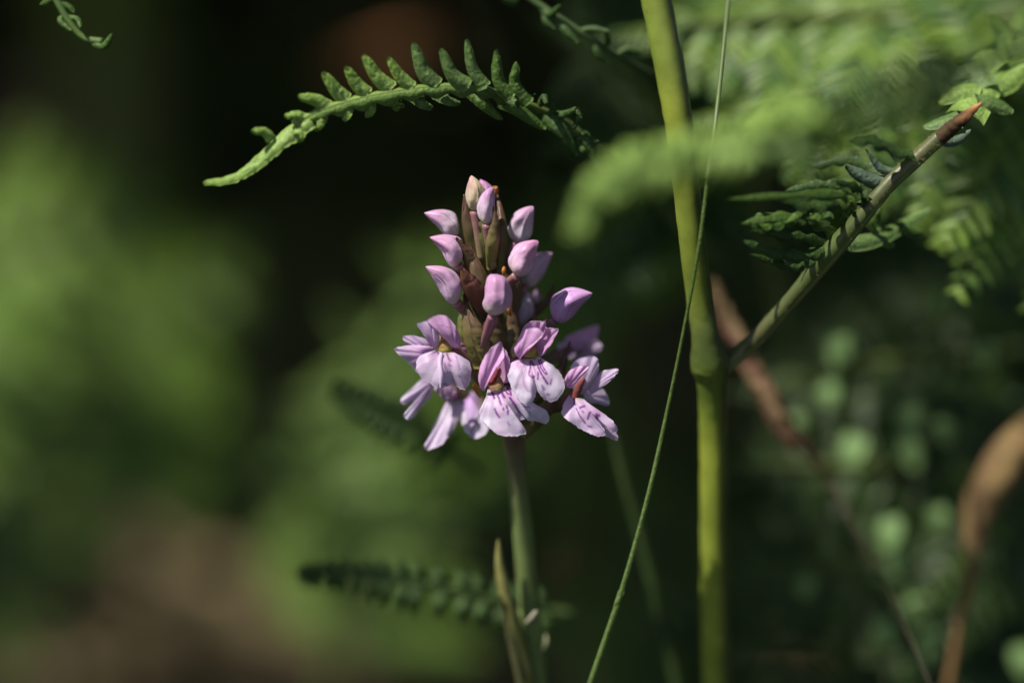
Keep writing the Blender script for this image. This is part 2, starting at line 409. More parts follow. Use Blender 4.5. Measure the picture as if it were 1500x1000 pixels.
PIN_LIT = [pinna_mesh('pinna', k + 30, 17, 1.0, .21, greens=[(.17, .28, .04), (.12, .20, .03), (.26, .38, .09)]) for k in range(3)]  # sun on the bright fronds put in as paler greens
PIN_SHADE = [pinna_mesh('pinna', k + 20, 12, .78, .30, (7, 5), greens=SHADE_GREEN) for k in range(3)]

def place_pinna(parent, me, A, B, N, name='pinna', width=1.0):
    X = B - A; L = np.linalg.norm(X); X = X / L
    Y = norm(np.cross(N, X)); Z = np.cross(X, Y)
    m = Matrix(((X[0] * L, Y[0] * L * width, Z[0] * L, A[0]), (X[1] * L, Y[1] * L * width, Z[1] * L, A[1]), (X[2] * L, Y[2] * L * width, Z[2] * L, A[2]), (0, 0, 0, 1)))
    pieces = PIECES.get(me.name) or []
    q = (A * .5 + B * .5) - CAM; z = q @ VIEW; fx = abs(q @ RIGHT) / z / .36; fy = abs(q @ UP) / z / .24
    near = pieces and fx < .56 and fy < .58 and parent.get('leaflets', 0) + len(pieces) <= 300     # in view: every leaflet a piece of its own
    o = bpy.data.objects.new(name, pieces[0] if near else me); COL.objects.link(o)
    o.parent = parent; o.matrix_parent_inverse = world_matrix(parent).inverted(); o.matrix_basis = m
    if near:
        parent['leaflets'] = parent.get('leaflets', 0) + len(pieces) - 1
        for p_ in pieces[1:]:
            l = bpy.data.objects.new('leaflet', p_); COL.objects.link(l); l.parent = o
    return o

def frond(A, Mid, B, N, plen, pairs, label, group, protos=PIN, rad=1.3, seed=0, width=1.0, one=False, stalk=True, q0=.08, stemcol=(.12, .15, .04)):
    """bracken frond whose rachis runs A-Mid-B (photo points with depth)"""
    r = random.Random(seed)
    pts = PP([A, Mid, B]); N = norm(np.array(N, float))
    foot = pts[0].copy(); foot[2] = 0; foot += np.array([r.uniform(-.03, .03), r.uniform(0, .05), 0])
    t = thing('bracken_frond', foot, label, 'fern', group)
    C = catmull(pts, 30)
    low = [foot, (foot + pts[0]) / 2 + np.array([.01, .01, 0])] if stalk and pts[0][2] > .03 else []
    tube('rachis', t, low + [C[0], C[10], C[20], C[29]], [rad * 1.5] * len(low) + [rad * 1.3, rad, rad * .7, rad * .3], M['stem'],
         lambda q, th: np.tile(stemcol, (len(q), 1)), n=26, seg=8, world_pts=True)
    T = norm(np.gradient(C, axis=0))
    for k in range(pairs):
        q = q0 + (.92 - q0) * k / max(1, pairs - 1); i = int(q * 29)
        for sg in (-1, 1):
            sd = norm(np.cross(N, T[i])) * sg
            L = plen * (1 - q) ** .6 * r.uniform(.9, 1.1) + plen * .12
            dr = sd + T[i] * r.uniform(.35, .6) - N * r.uniform(-.05, .3); dr = dr / np.linalg.norm(dr)
            st = C[i] + T[i] * (0 if sg > 0 else plen * .05)
            place_pinna(t, protos[r.randrange(len(protos))], st, st + dr * L, norm(N + .2 * np.array([r.uniform(-1, 1), r.uniform(-1, 1), r.uniform(-1, 1)])), width=width)
    place_pinna(t, protos[0], C[27], C[29] + T[29] * plen * .25, N)
    return t

UPF = (-.2, -.75, .65)   # leaf side turned up and to the viewer
GL = 'blurred bracken fronds on the left'
GR = 'blurred bracken fronds on the right'
GC = 'blurred bracken fronds behind the flower spike'
def far_fronds():
    f = frond
    f((-260, 560, 330), (-60, 390, 310), (190, 300, 300), UPF, .065, 8, 'bright yellow green blurred frond at the left edge just above mid height', GL, PIN_LIT, seed=1)
    f((40, 1000, 350), (70, 720, 335), (130, 470, 325), UPF, .032, 7, 'pale upright blurred frond near the left edge at mid height', GL, PIN_LIT, seed=2, q0=.35)
    f((60, 700, 400), (180, 530, 390), (350, 360, 370), UPF, .06, 8, 'dull green blurred frond leaning right in the left third of the picture', GL, seed=3)
    f((-150, 960, 360), (-30, 900, 340), (90, 850, 330), UPF, .035, 6, 'small green blurred frond low in the left corner', GL, seed=5)
    f((-200, 480, 900), (0, 560, 850), (260, 640, 800), UPF, .08, 8, 'dark frond behind the bright left edge frond', GL, seed=6)
    f((330, 900, 900), (250, 740, 860), (330, 560, 830), UPF, .07, 7, 'dim olive frond between the brown litter and the dull green frond', GL, seed=26, q0=.3)
    f((470, 1080, 290), (520, 850, 275), (600, 640, 260), UPF, .046, 9, 'bright blurred frond rising left of the flower stem', GC, PIN_LIT, seed=7, q0=.34)
    f((660, 800, 270), (600, 640, 260), (520, 500, 250), UPF, .05, 7, 'mid green blurred frond directly left below the lowest blossoms', GC, PIN_LIT, seed=8)
    f((820, 640, 260), (720, 500, 250), (600, 400, 240), UPF, .05, 6, 'dim green blurred frond peeping out behind the flower spike', GC, seed=9)
    f((900, 480, 220), (870, 380, 210), (800, 300, 200), UPF, .03, 6, 'green blurred frond between the upper buds and the tall stem', GC, seed=19)
    f((1000, 1000, 500), (900, 800, 460), (800, 650, 430), UPF, .06, 7, 'very dark frond behind the flower stem', GC, seed=10)
    # right
    f((1650, 60, 75), (1350, 20, 65), (960, 40, 60), (-.1, -.5, .85), .055, 12, 'bright frond running along the top edge right of the tall stem', GR, PINB, seed=11)
    f((1680, -10, 150), (1400, -60, 140), (1000, -60, 120), (-.1, -.6, .8), .06, 10, 'pale green frond cut off by the top edge at the right', GR, PINB, seed=12)
    f((1640, 190, 55), (1380, 120, 48), (1060, 170, 50), (-.1, -.7, .7), .045, 10, 'fresh green frond just under the top edge frond at the right', GR, PINB, seed=13)
    f((1640, 350, 105), (1480, 312, 92), (1330, 300, 80), UPF, .026, 8, 'blurred lit frond right of the brown tipped branch', GR, PINB, seed=14)
    f((1560, 560, 120), (1380, 520, 110), (1130, 560, 95), (0, -.7, .7), .042, 11, 'dark frond across the right below the forked branch', GR, PIN_SHADE, seed=15)
    f((1560, 760, 110), (1380, 690, 100), (1100, 680, 90), (0, -.7, .7), .042, 11, 'shaded frond with pale light spots right of the brown hanging leaf', GR, PIN_SHADE, seed=16)
    f((1540, 900, 120), (1380, 830, 105), (1100, 830, 95), (0, -.7, .7), .042, 11, 'dark frond low on the right behind the thin dry stalk', GR, PIN_SHADE, seed=17)
    f((1480, 1100, 130), (1350, 980, 115), (1100, 950, 100), (0, -.7, .7), .045, 11, 'frond with a pale lit patch in the lower right corner', GR, PIN_SHADE, seed=18)
    f((1600, 480, 200), (1400, 440, 180), (1200, 470, 170), (0, -.5, .85), .05, 9, 'dim frond just under the forked branch, deep in the shade', GR, PIN_SHADE, seed=25)
    f((1250, 1050, 260), (1100, 850, 250), (960, 700, 240), (0, -.7, .7), .06, 8, 'nearly black frond behind the lower tall stem', GR, PIN_SHADE, seed=20)
    f((1600, 300, 260), (1350, 400, 250), (1060, 420, 240), (0, -.7, .7), .07, 9, 'dark frond filling the gap behind the forked branch', GR, PIN_SHADE, seed=21)
    f((1100, 260, 110), (960, 160, 100), (840, 60, 90), (0, -.7, .7), .05, 8, 'dark frond at the top between arching leaf and tall stem', GR, PIN_SHADE, seed=22)
far_fronds()

# leaflets added for glints: turned to the sun and painted paler
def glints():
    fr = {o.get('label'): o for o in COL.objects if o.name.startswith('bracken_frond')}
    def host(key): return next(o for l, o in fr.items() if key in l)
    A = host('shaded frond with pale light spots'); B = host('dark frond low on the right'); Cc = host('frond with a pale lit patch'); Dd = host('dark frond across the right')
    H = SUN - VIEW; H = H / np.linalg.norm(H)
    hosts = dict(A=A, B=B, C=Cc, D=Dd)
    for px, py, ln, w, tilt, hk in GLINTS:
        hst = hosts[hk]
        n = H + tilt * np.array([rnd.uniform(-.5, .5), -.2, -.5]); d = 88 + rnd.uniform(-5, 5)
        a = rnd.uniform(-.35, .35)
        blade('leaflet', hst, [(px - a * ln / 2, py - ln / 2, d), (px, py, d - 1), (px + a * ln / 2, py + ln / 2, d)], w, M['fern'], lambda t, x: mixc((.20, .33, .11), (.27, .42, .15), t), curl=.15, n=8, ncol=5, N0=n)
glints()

# orange brown dead leaf behind the arching fern tip, small dead shapes
def dead(name, pts, w, label, cat, c1=(.22, .085, .035), c2=(.12, .055, .03), curl=.5, kind='lance', n=22, roll=0.0, group=None):
    p = PP(pts)
    t = thing(name, p[0], label, cat, group)
    blade('leaf', t, pts, w, M['dry'], lambda a, x: mixc(c1, c2, .5 + .5 * np.sin(a * 9 + x * 3)), kind, curl=curl, n=n, roll=roll, rough=3, seed=3)
    return t
dead('dead_leaf', [(470, 110, 430), (600, 62, 420), (700, 62, 410)], 26, 'rusty brown blurred dead leaf behind the arching fern tip', 'dead leaf', (.34, .15, .055), (.24, .10, .04))
dead('dead_leaf', [(-60, 200, 700), (20, 150, 690), (80, 120, 680)], 90, 'faint brown blurred dead leaf at the upper left edge', 'dead leaf', (.1, .06, .04), (.08, .05, .03))
dead('dead_leaf', [(812, 860, 160), (822, 820, 150), (832, 790, 150)], 34, 'small tan blurred dead leaf right of the flower stem', 'dead leaf', (.3, .2, .08), (.2, .14, .06))

# hanging brown leaf right of the tall stem
def hanging_leaf():
    p = PP([(1050, 415, 60)])[0]
    t = thing('withered_leaf', p, 'reddish brown withered leaf hanging right of the tall green stem', 'dead leaf')
    cf = lambda a, x: mixc((.13, .06, .04), (.24, .17, .085), .5 + .6 * np.sin(a * 7 + x * 4))
    blade('leaf_blade', t, [(1045, 410, 58), (1075, 470, 55), (1115, 540, 50), (1150, 600, 50), (1190, 660, 52), (1235, 745, 55)], 50, M['dry'], cf, 'lance', curl=.9, n=40, roll=.5, twist=.7, rough=4, seed=5)
    blade('leaf_lobe', t, [(1085, 500, 55), (1105, 560, 49), (1140, 625, 48), (1165, 660, 49)], 36, M['dry'], cf, 'drop', curl=.6, n=24, roll=-.6, rough=3, seed=8)
    tube('stalk', t, [(1225, 720, 55), (1262, 790, 48), (1310, 880, 38), (1362, 1000, 25), (1400, 1090, 15)], [.45, .25, .22, .22, .25], M['dry'], lambda q, th: np.tile((.06, .05, .03), (len(q), 1)), n=30, seg=8)
hanging_leaf()
def seed_leaf():
    p = PP([(1390, 1000, 70)])[0]; p2 = ground_from(PP([(1425, 800, 70)])[0], p)
    t = thing('withered_leaf', p2, 'tan curled dead leaf on a thin stalk at the lower right edge', 'dead leaf')
    cf = lambda a, x: mixc((.27, .18, .075), (.14, .085, .04), .5 + .5 * np.sin(a * 8 + x * 3))
    blade('leaf_blade', t, [(1424, 812, 62), (1432, 752, 61), (1462, 690, 59), (1512, 630, 59), (1580, 570, 63)], 84, M['dry'], cf, 'drop', curl=.7, n=30, ncol=9, rough=1.5, seed=2, roll=.25)
    W = PP([(1424, 815, 62), (1415, 880, 62), (1390, 1000, 62)])
    tube('stalk', t, list(W) + [p2], [1.4, 1.0, .9, .9], M['dry'], lambda q, th: mixc((.24, .13, .05), (.2, .12, .05), q), n=30, seg=10, world_pts=True)
seed_leaf()

# ------------------------------------------------------------------ fuzz: short hairs along a stem (uncountable)
def fuzz(parent, pts, radii, n, length, seed):
    r = np.random.RandomState(seed); m = 200
    C = catmull(PP(pts), m); R = catmull(np.array(radii, float)[:, None], m)[:, 0] * .001
    T = norm(np.gradient(C, axis=0)); ref = np.array([0., -1, .15]); A = norm(np.cross(T, ref)); B = np.cross(A, T)
    i = r.randint(0, m, n); th = r.rand(n) * 2 * np.pi
    nrm = np.cos(th)[:, None] * A[i] + np.sin(th)[:, None] * B[i]
    b = C[i] + nrm * R[i][:, None] * .97
    L = length * .001 * (.4 + r.rand(n))[:, None]; w = .000035
    tip = b + norm(nrm + .6 * r.randn(n, 3)) * L
    V = np.stack([b + T[i] * w, b - T[i] * w, tip], 1).reshape(-1, 3)
    F = (np.arange(n) * 3)[:, None] + np.array([[0, 1, 2]])
    o = mesh_obj('hairs', V, F, M['dry'], parent, np.tile((.3, .3, .16), (len(V), 1)), smooth=False)
    o['kind'] = 'stuff'

# ------------------------------------------------------------------ the tall bracken stem with its forked branch
def leaf_col(a, b, ridge=.35):
    def f(t, x): return mixc(a, b, .35 + .5 * np.sin(t * 5 + 1) * .5 + ridge * (1 - np.abs(x)) ** 3)
    return f
LEAFN = (-.25, -.75, .55)
BRI = leaf_col((.27, .42, .075), (.36, .50, .15))  # fern green in lit and shaded versions, the light put into the colour
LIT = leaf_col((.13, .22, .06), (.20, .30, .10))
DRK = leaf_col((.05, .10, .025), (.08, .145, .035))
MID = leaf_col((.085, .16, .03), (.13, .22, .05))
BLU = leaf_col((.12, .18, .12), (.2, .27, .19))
def tall_bracken():
    stempts = [(950, -60, -6), (966, 20, -5), (985, 120, -4), (999, 210, -2), (1012, 330, 2), (1026, 440, 8), (1034, 492, 10), (1041, 532, 13), (1044, 562, 15), (1045, 620, 19), (1046, 720, 24), (1047, 860, 31), (1050, 1010, 38)]
    rr = [2.75, 2.75, 2.7, 2.5, 2.45, 2.5, 2.65, 3.7, 2.9, 2.65, 2.65, 2.65, 2.75]
    W = PP(stempts); foot = ground_from(W[-2], W[-1])
    t = thing('bracken_plant', foot, 'tall yellow green bracken stem with a forked branch, right of the flower', 'fern')
    def sc(q, th):                      # green stem, yellower stretches, a dark furrow with the right side's shade painted in
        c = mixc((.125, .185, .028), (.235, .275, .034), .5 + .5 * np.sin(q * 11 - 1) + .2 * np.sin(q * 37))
        c = mixc_arr(c, (.085, .11, .03), .75 * np.exp(-((q - .47) / .09) ** 2))  # shade above the fork put into the stem colour
        shade_fur = np.exp(-((np.mod(th - SHADE_FUR + np.pi, 2 * np.pi) - np.pi) / .5) ** 2)
        return mixc_arr(c, (.05, .06, .02), shade_fur * .9)
    # the stalk below and above the fork
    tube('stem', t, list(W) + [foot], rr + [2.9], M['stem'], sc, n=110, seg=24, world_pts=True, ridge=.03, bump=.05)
    fuzz(t, stempts, rr, 900, .45, 3)
    br = [(1050, 546, 13), (1085, 515, 14), (1115, 488, 12), (1165, 432, 8), (1215, 372, 3), (1262, 318, 0), (1300, 272, -1), (1340, 235, -1), (1378, 200, -2)]
    rb = [1.8, 1.6, 1.5, 1.5, 1.85, 1.6, 1.5, 1.45, 1.4]
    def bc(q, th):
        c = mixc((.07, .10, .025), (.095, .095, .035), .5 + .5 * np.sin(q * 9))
        return mixc_arr(c, (.20, .24, .08), np.exp(-((np.mod(th - .75 + np.pi, 2 * np.pi) - np.pi) / .25) ** 2) * .9)  # sunlit upper edge painted as a pale line
    tube('branch', t, br, rb, M['stem'], bc, n=70, seg=16, bump=.05, seed=4)
    fuzz(t, br, rb, 1400, .5, 5)
    o = tube('branch_tip', t, [(1376, 203, -2), (1398, 184, -3), (1418, 168, -4), (1438, 151, -5)], [1.42, 1.3, .95, .25], M['dry'],
             lambda q, th: mixc((.10, .06, .03), (.55, .24, .10), q * 2.4 - 1.2 + .3 * np.sin(th * 2 + q * 9)), n=34, seg=18, bump=.22, seed=9)
    o['label'] = 'dry orange brown tip of the branch'
    lf = lambda pts, w, c, **k: blade('leaflet', t, pts, w * 1.5, M['fern'], c, **{**dict(n=16, ncol=7, thick=.14, N0=LEAFN), **k})
    # leaflets held off the branch, left side
    lf([(1330, 240, 0), (1305, 262, -1), (1275, 262, -2), (1238, 243, -3)], 24, BLU, kind='drop', curl=1.0, roll=.3)
    lf([(1312, 250, -1), (1290, 243, -2), (1268, 218, -3)], 14, BLU, kind='lance', curl=.9)
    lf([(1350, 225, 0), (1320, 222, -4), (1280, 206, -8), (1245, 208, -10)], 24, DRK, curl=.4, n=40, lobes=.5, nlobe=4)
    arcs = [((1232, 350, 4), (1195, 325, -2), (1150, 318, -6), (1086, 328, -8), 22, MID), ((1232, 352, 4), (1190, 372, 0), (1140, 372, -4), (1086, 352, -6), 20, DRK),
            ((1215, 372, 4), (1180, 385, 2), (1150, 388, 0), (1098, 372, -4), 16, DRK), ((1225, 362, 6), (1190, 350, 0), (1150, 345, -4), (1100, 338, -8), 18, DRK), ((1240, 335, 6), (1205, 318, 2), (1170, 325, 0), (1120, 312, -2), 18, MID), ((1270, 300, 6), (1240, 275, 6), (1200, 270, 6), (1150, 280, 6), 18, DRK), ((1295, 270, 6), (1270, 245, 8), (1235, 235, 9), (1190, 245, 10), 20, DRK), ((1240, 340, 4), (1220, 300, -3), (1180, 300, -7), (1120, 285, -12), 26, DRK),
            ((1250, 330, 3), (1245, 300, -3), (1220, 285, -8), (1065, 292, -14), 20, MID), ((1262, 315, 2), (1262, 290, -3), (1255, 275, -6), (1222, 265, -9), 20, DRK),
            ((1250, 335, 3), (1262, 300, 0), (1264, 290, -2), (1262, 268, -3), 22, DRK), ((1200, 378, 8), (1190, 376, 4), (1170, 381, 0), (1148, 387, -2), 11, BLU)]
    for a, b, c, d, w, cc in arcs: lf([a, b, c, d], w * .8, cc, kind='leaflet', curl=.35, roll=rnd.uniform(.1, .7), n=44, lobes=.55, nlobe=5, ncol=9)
    for k in range(7):                  # lobes along the under-edge of the fan
        x = 1105 + k * 17; y = 312 + 5 * math.sin(k); lf([(x + 8, y, -5), (x, y + 12, -7), (x - 8, y + 14, -8)], 13, MID if k % 2 else DRK, n=10, ncol=5)
    lf([(1232, 352, 5), (1262, 350, 8), (1300, 338, 12), (1362, 305, 18)], 24, LIT, curl=.6)
    lf([(1290, 340, 11), (1300, 352, 12), (1310, 362, 13)], 16, LIT, n=10); lf([(1320, 330, 12), (1338, 336, 14), (1352, 340, 16)], 16, MID, n=10)
    lf([(1285, 338, 11), (1280, 315, 10), (1290, 300, 10)], 16, MID, n=10)
    lf([(1378, 205, 0), (1400, 203, 2), (1422, 190, 3)], 15, BLU, curl=.9)
    # leaflets in the brightest, sunlit greens above the dry tip
    for pts, w, cc in [([(1415, 165, 4), (1440, 130, 10), (1462, 100, 16), (1486, 45, 22)], 34, BRI), ([(1435, 140, 8), (1410, 132, 8), (1375, 150, 9)], 24, BRI), ([(1440, 130, 10), (1425, 105, 12), (1385, 118, 13)], 26, LIT),
                       ([(1450, 122, 12), (1478, 118, 13), (1505, 95, 14)], 26, BRI), ([(1465, 98, 15), (1445, 82, 16), (1424, 88, 17)], 22, BRI), ([(1432, 150, 6), (1455, 152, 7), (1484, 164, 8)], 20, LIT), ([(1405, 170, 3), (1385, 175, 3), (1352, 186, 4)], 22, LIT),
                       ([(1475, 75, 18), (1500, 70, 18), (1525, 50, 18)], 24, BRI), ([(1400, 132, 12), (1380, 104, 16), (1345, 96, 18)], 28, LIT), ([(1480, 60, 20), (1468, 40, 20), (1450, 22, 20)], 22, BRI), ([(1488, 45, 22), (1500, 20, 24), (1520, -5, 26)], 22, BRI)]:
        lf(pts, w, cc, kind='lobe', curl=.4, roll=rnd.uniform(-.3, .3))
    return t
SHADE_FUR = 2.45
def mixc_arr(a, b, t):
    t = np.clip(t, 0, 1)[:, None]; return a * (1 - t) + np.array(b) * t
tall_bracken()

# ------------------------------------------------------------------ the arching fern leaf in focus
def arching_leaf():
    rach = [(430, 182, -6), (470, 162, -5), (520, 146, -4), (580, 134, -3), (640, 127, -2), (700, 128, 0), (745, 142, 4), (790, 160, 8), (830, 180, 12), (872, 215, 18), (940, 270, 45), (1010, 350, 60)]
    t = thing('fern_leaf', PP([rach[-1]])[0], 'arching lobed fern leaf in focus above the flower, its pale tip pointing left', 'fern')
    tube('rachis', t, rach, [.7, .6, .55, .5, .5, .5, .5, .7, .7, .7, .7, .6], M['stem'], lambda q, th: mixc((.17, .25, .05), (.09, .13, .03), q * 1.4 - .3), n=70, seg=12)
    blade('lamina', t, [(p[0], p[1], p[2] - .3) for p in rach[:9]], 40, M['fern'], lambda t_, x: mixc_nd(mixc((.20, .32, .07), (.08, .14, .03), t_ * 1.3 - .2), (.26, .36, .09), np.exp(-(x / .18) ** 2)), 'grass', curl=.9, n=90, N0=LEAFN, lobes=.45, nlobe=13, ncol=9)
    lf = lambda pts, w, c, **k: blade('leaflet', t, pts, w * 1.22, M['fern'], c, **{**dict(n=18, ncol=9, kind='lobe', rough=.5, curl=.85, N0=LEAFN, seed=rnd.random() * 50), **k})
    o = lf([(452, 172, -6), (415, 200, -6), (380, 232, -6), (345, 258, -6), (298, 268, -7)], 24, BRI, kind='tip', n=30, curl=.6)
    o.name = 'leaf_tip'
    top = [((398, 206), (385, 192), (369, 192), 15), ((450, 172), (434, 166), (418, 171), 17), ((484, 158), (460, 144), (437, 141), 21), ((508, 148), (488, 128), (473, 107), 23),
           ((540, 138), (520, 118), (507, 99), 22), ((574, 131), (548, 108), (532, 82), 24), ((606, 127), (584, 106), (569, 85), 20), ((642, 124), (618, 98), (605, 63), 26),
           ((688, 125), (660, 104), (645, 72), 24), ((712, 128), (690, 95), (683, 58), 20), ((752, 143), (728, 112), (726, 73), 22), ((775, 152), (752, 120), (756, 91), 20)]
    for k, (a, b, c, w) in enumerate(top):
        z = -6 + k * .5
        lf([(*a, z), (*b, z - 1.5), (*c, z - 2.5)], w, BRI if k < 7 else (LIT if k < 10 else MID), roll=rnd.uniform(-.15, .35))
    bot = [((432, 184), (438, 196), (437, 207), 18), ((470, 166), (466, 180), (460, 190), 18), ((505, 152), (505, 165), (502, 175), 20), ((538, 144), (540, 158), (535, 171), 22), ((574, 136), (580, 148), (586, 158), 24),
           ((606, 132), (618, 146), (634, 157), 24), ((640, 130), (655, 142), (674, 150), 22), ((690, 130), (708, 150), (736, 175), 22), ((735, 142), (762, 160), (800, 189), 24), ((800, 165), (822, 190), (846, 228), 26), ((850, 195), (862, 210), (876, 245), 20)]
    for k, (a, b, c, w) in enumerate(bot):
        z = -6 + k * 1.4
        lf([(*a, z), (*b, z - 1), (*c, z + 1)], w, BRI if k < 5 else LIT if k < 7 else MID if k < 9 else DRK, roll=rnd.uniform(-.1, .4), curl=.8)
    for pts, w in [([(735, 145, 4), (760, 148, 2), (784, 138, 0)], 13), ([(788, 150, 6), (795, 140, 3), (800, 152, 1)], 12), ([(800, 168, 8), (825, 165, 5), (844, 158, 3)], 15), ([(842, 160, 5), (846, 172, 5), (838, 190, 6)], 12),
                   ([(850, 218, 12), (864, 212, 10), (877, 206, 8)], 12), ([(820, 175, 9), (812, 168, 6), (806, 150, 4)], 14)]:
        lf(pts, w, DRK, curl=.9)
arching_leaf()

# ------------------------------------------------------------------ big blurred fern tip in the foreground
def near_blur():
    t = thing('fern_leaf', P(1260, 190, -140), 'large blurred pale fern leaf nearest the viewer, crossing the tall stem', 'fern')
    rach = [(838, 345, -72), (862, 285, -72), (915, 243, -72), (990, 222, -72), (1070, 210, -72), (1160, 190, -72), (1270, 160, -64), (1400, 110, -72), (1560, 40, -40)]
    tube('rachis', t, rach, [.4, .6, .7, .7, .8, .8, .8, .9, 1], M['stem'], lambda q, th: np.tile((.1, .16, .04), (len(q), 1)), n=40, seg=10)
    C = catmull(np.array(rach), 80)
    for k in range(22):
        i = 1 + int(k * 2.25); p = C[i]; w = 13 + min(k, 8) * 1.2
        L = 28 + min(k, 10) * 3.6
        for sg in (-1, 1):
            T = C[min(i + 1, 79)] - C[i - 1]; T = T / np.linalg.norm(T[:2]); Nn = np.array([-T[1], T[0], 0]) * sg
            e = p + (Nn * .9 - T * .5) * L * (1.15 if sg > 0 else .45) * rnd.uniform(.8, 1.2); m = (p + e) / 2 + np.array([0, 0, -3]); e = e + np.array([0, 0, 4])
            blade('leaflet', t, [tuple(p + np.array([0, 0, -6.0 * rnd.random()])), tuple(m), tuple(e)], w, M['fern'], BRI, curl=.3, n=10, ncol=5, N0=LEAFN, roll=rnd.uniform(-.4, .4))
    # a broad clump of leaflets on a side shoot, and dark ones further along
    for k in range(26):
        a = k * 2.4; r1 = 8 + 20 * rnd.random(); r2 = 50 + 34 * rnd.random(); cx, cy, z = 1155, 190, -76 + 8 * rnd.random()
        blade('leaflet', t, [(cx + r1 * math.cos(a), cy + r1 * math.sin(a), z), (cx + .6 * r2 * math.cos(a), cy + .6 * r2 * math.sin(a), z - 4), (cx + r2 * math.cos(a), cy + r2 * math.sin(a), z)],
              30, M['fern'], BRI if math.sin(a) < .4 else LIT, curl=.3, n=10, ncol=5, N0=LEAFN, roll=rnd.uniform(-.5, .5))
    for k in range(12):
        p = C[51 + int(k * 1.7)]
        for sg in (-1, 1):
            blade('leaflet', t, [tuple(p), (p[0] - 8, p[1] + sg * 26, p[2] - 2), (p[0] - 22, p[1] + sg * 48, p[2] + 2)], 19, M['fern'], DRK, curl=.4, n=10, ncol=5, roll=rnd.uniform(-.4, .4))
near_blur()

# curled frond tip in the top left corner
def corner_tip():
    t = thing('fern_tip', P(60, -40, 8), 'small curled fern tip hanging in from the top left corner', 'fern')
    tube('rachis', t, [(50, -60, 8), (78, -8, 8), (100, 30, 8), (122, 55, 8), (150, 62, 8)], [.8, .7, .65, .6, .8], M['stem'], lambda q, th: np.tile((.1, .16, .04), (len(q), 1)), n=30, seg=10)
    for pts, w in [([(130, 58, 8), (150, 68, 7), (165, 50, 6)], 15), ([(80, -5, 8), (66, 4, 7), (60, 8, 6)], 12), ([(95, 22, 8), (88, 30, 7), (104, 45, 6)], 11), ([(98, 25, 8), (112, 28, 7), (118, 40, 6)], 10), ([(86, 5, 8), (100, 10, 8), (108, 18, 8)], 12)]:
        blade('leaflet', t, pts, w, M['fern'], MID, curl=.8)
corner_tip()

# leaves hanging at the top between arching leaf and tall stem
def top_tips():
    t = thing('fern_tip', P(880, -40, 14), 'dark fern leaflets hanging from the top edge left of the tall stem', 'fern')
    tube('rachis', t, [(700, -60, 18), (780, 0, 16), (840, 40, 15), (900, 78, 18), (960, 110, 25)], [.7, .7, .6, .5, .4], M['stem'], lambda q, th: np.tile((.06, .1, .03), (len(q), 1)), n=30, seg=8)
    for pts, w in [([(790, 8, 16), (805, 20, 14), (822, 8, 12)], 14), ([(760, -10, 17), (750, 2, 15), (735, -2, 14)], 16), ([(850, 45, 15), (870, 42, 14), (892, 46, 12)], 12), ([(885, 68, 17), (890, 60, 15), (889, 48, 14)], 10),
                   ([(820, 28, 15), (830, 45, 14), (846, 62, 14)], 16), ([(800, 12, 16), (800, 30, 15), (812, 42, 15)], 14), ([(905, 80, 18), (920, 72, 18), (940, 76, 18)], 14), ([(870, 58, 16), (876, 78, 16), (890, 92, 17)], 14)]:
        blade('leaflet', t, pts, w, M['fern'], DRK, curl=.8)
top_tips()

# dark fern leaf low behind the flower stem
def low_leaf():
    t = thing('fern_leaf', P(840, 900, 54), 'dark lobed fern leaf lying low behind the flower stem', 'fern')
    rach = [(432, 842, 46), (480, 838, 44), (540, 842, 44), (600, 850, 44), (680, 866, 46), (760, 885, 50), (840, 900, 54)]
    tube('rachis', t, rach, [.4, .7, .9, 1, 1, 1, 1], M['stem'], lambda q, th: np.tile((.07, .11, .03), (len(q), 1)), n=40, seg=8)
    C = catmull(np.array(rach), 60)
    for k in range(15):
        p = C[4 + int(k * 3.6)]; L = 22 + min(k, 8) * 4
        for sg in (-1, 1):
            e = p + np.array([-.25 * L, sg * L * (.9 if sg > 0 else .6), 0]); m = (p + e) / 2 + np.array([-3, 0, -2])
            blade('leaflet', t, [tuple(p), tuple(m), tuple(e)], 27, M['fern'], DRK, curl=.8, n=12, ncol=5, roll=rnd.uniform(-.3, .3))
low_leaf()
def mid_leaf():
    t = thing('fern_leaf', P(700, 690, 75), 'small dark fern leaf half hidden behind the lowest left blossoms', 'fern')
    rach = [(488, 566, 62), (530, 590, 60), (575, 612, 60), (630, 640, 62), (700, 690, 75)]
    tube('rachis', t, rach, [.4, .7, .8, .8, .8], M['stem'], lambda q, th: np.tile((.06, .1, .03), (len(q), 1)), n=30, seg=8)
    C = catmull(np.array(rach), 60)
    for k in range(12):
        p = C[3 + int(k * 4.2)]; L = 18 + min(k, 6) * 3.5
        for sg in (-1, 1):
            e = p + np.array([-.1 * L + (.5 * L if sg < 0 else -.5 * L), sg * L * .8, 0]); m = (p + e) / 2 + np.array([-2, 0, -2])
            blade('leaflet', t, [tuple(p), tuple(m), tuple(e)], 22, M['fern'], DRK, curl=.7, n=12, ncol=5, roll=rnd.uniform(-.3, .3))
mid_leaf()

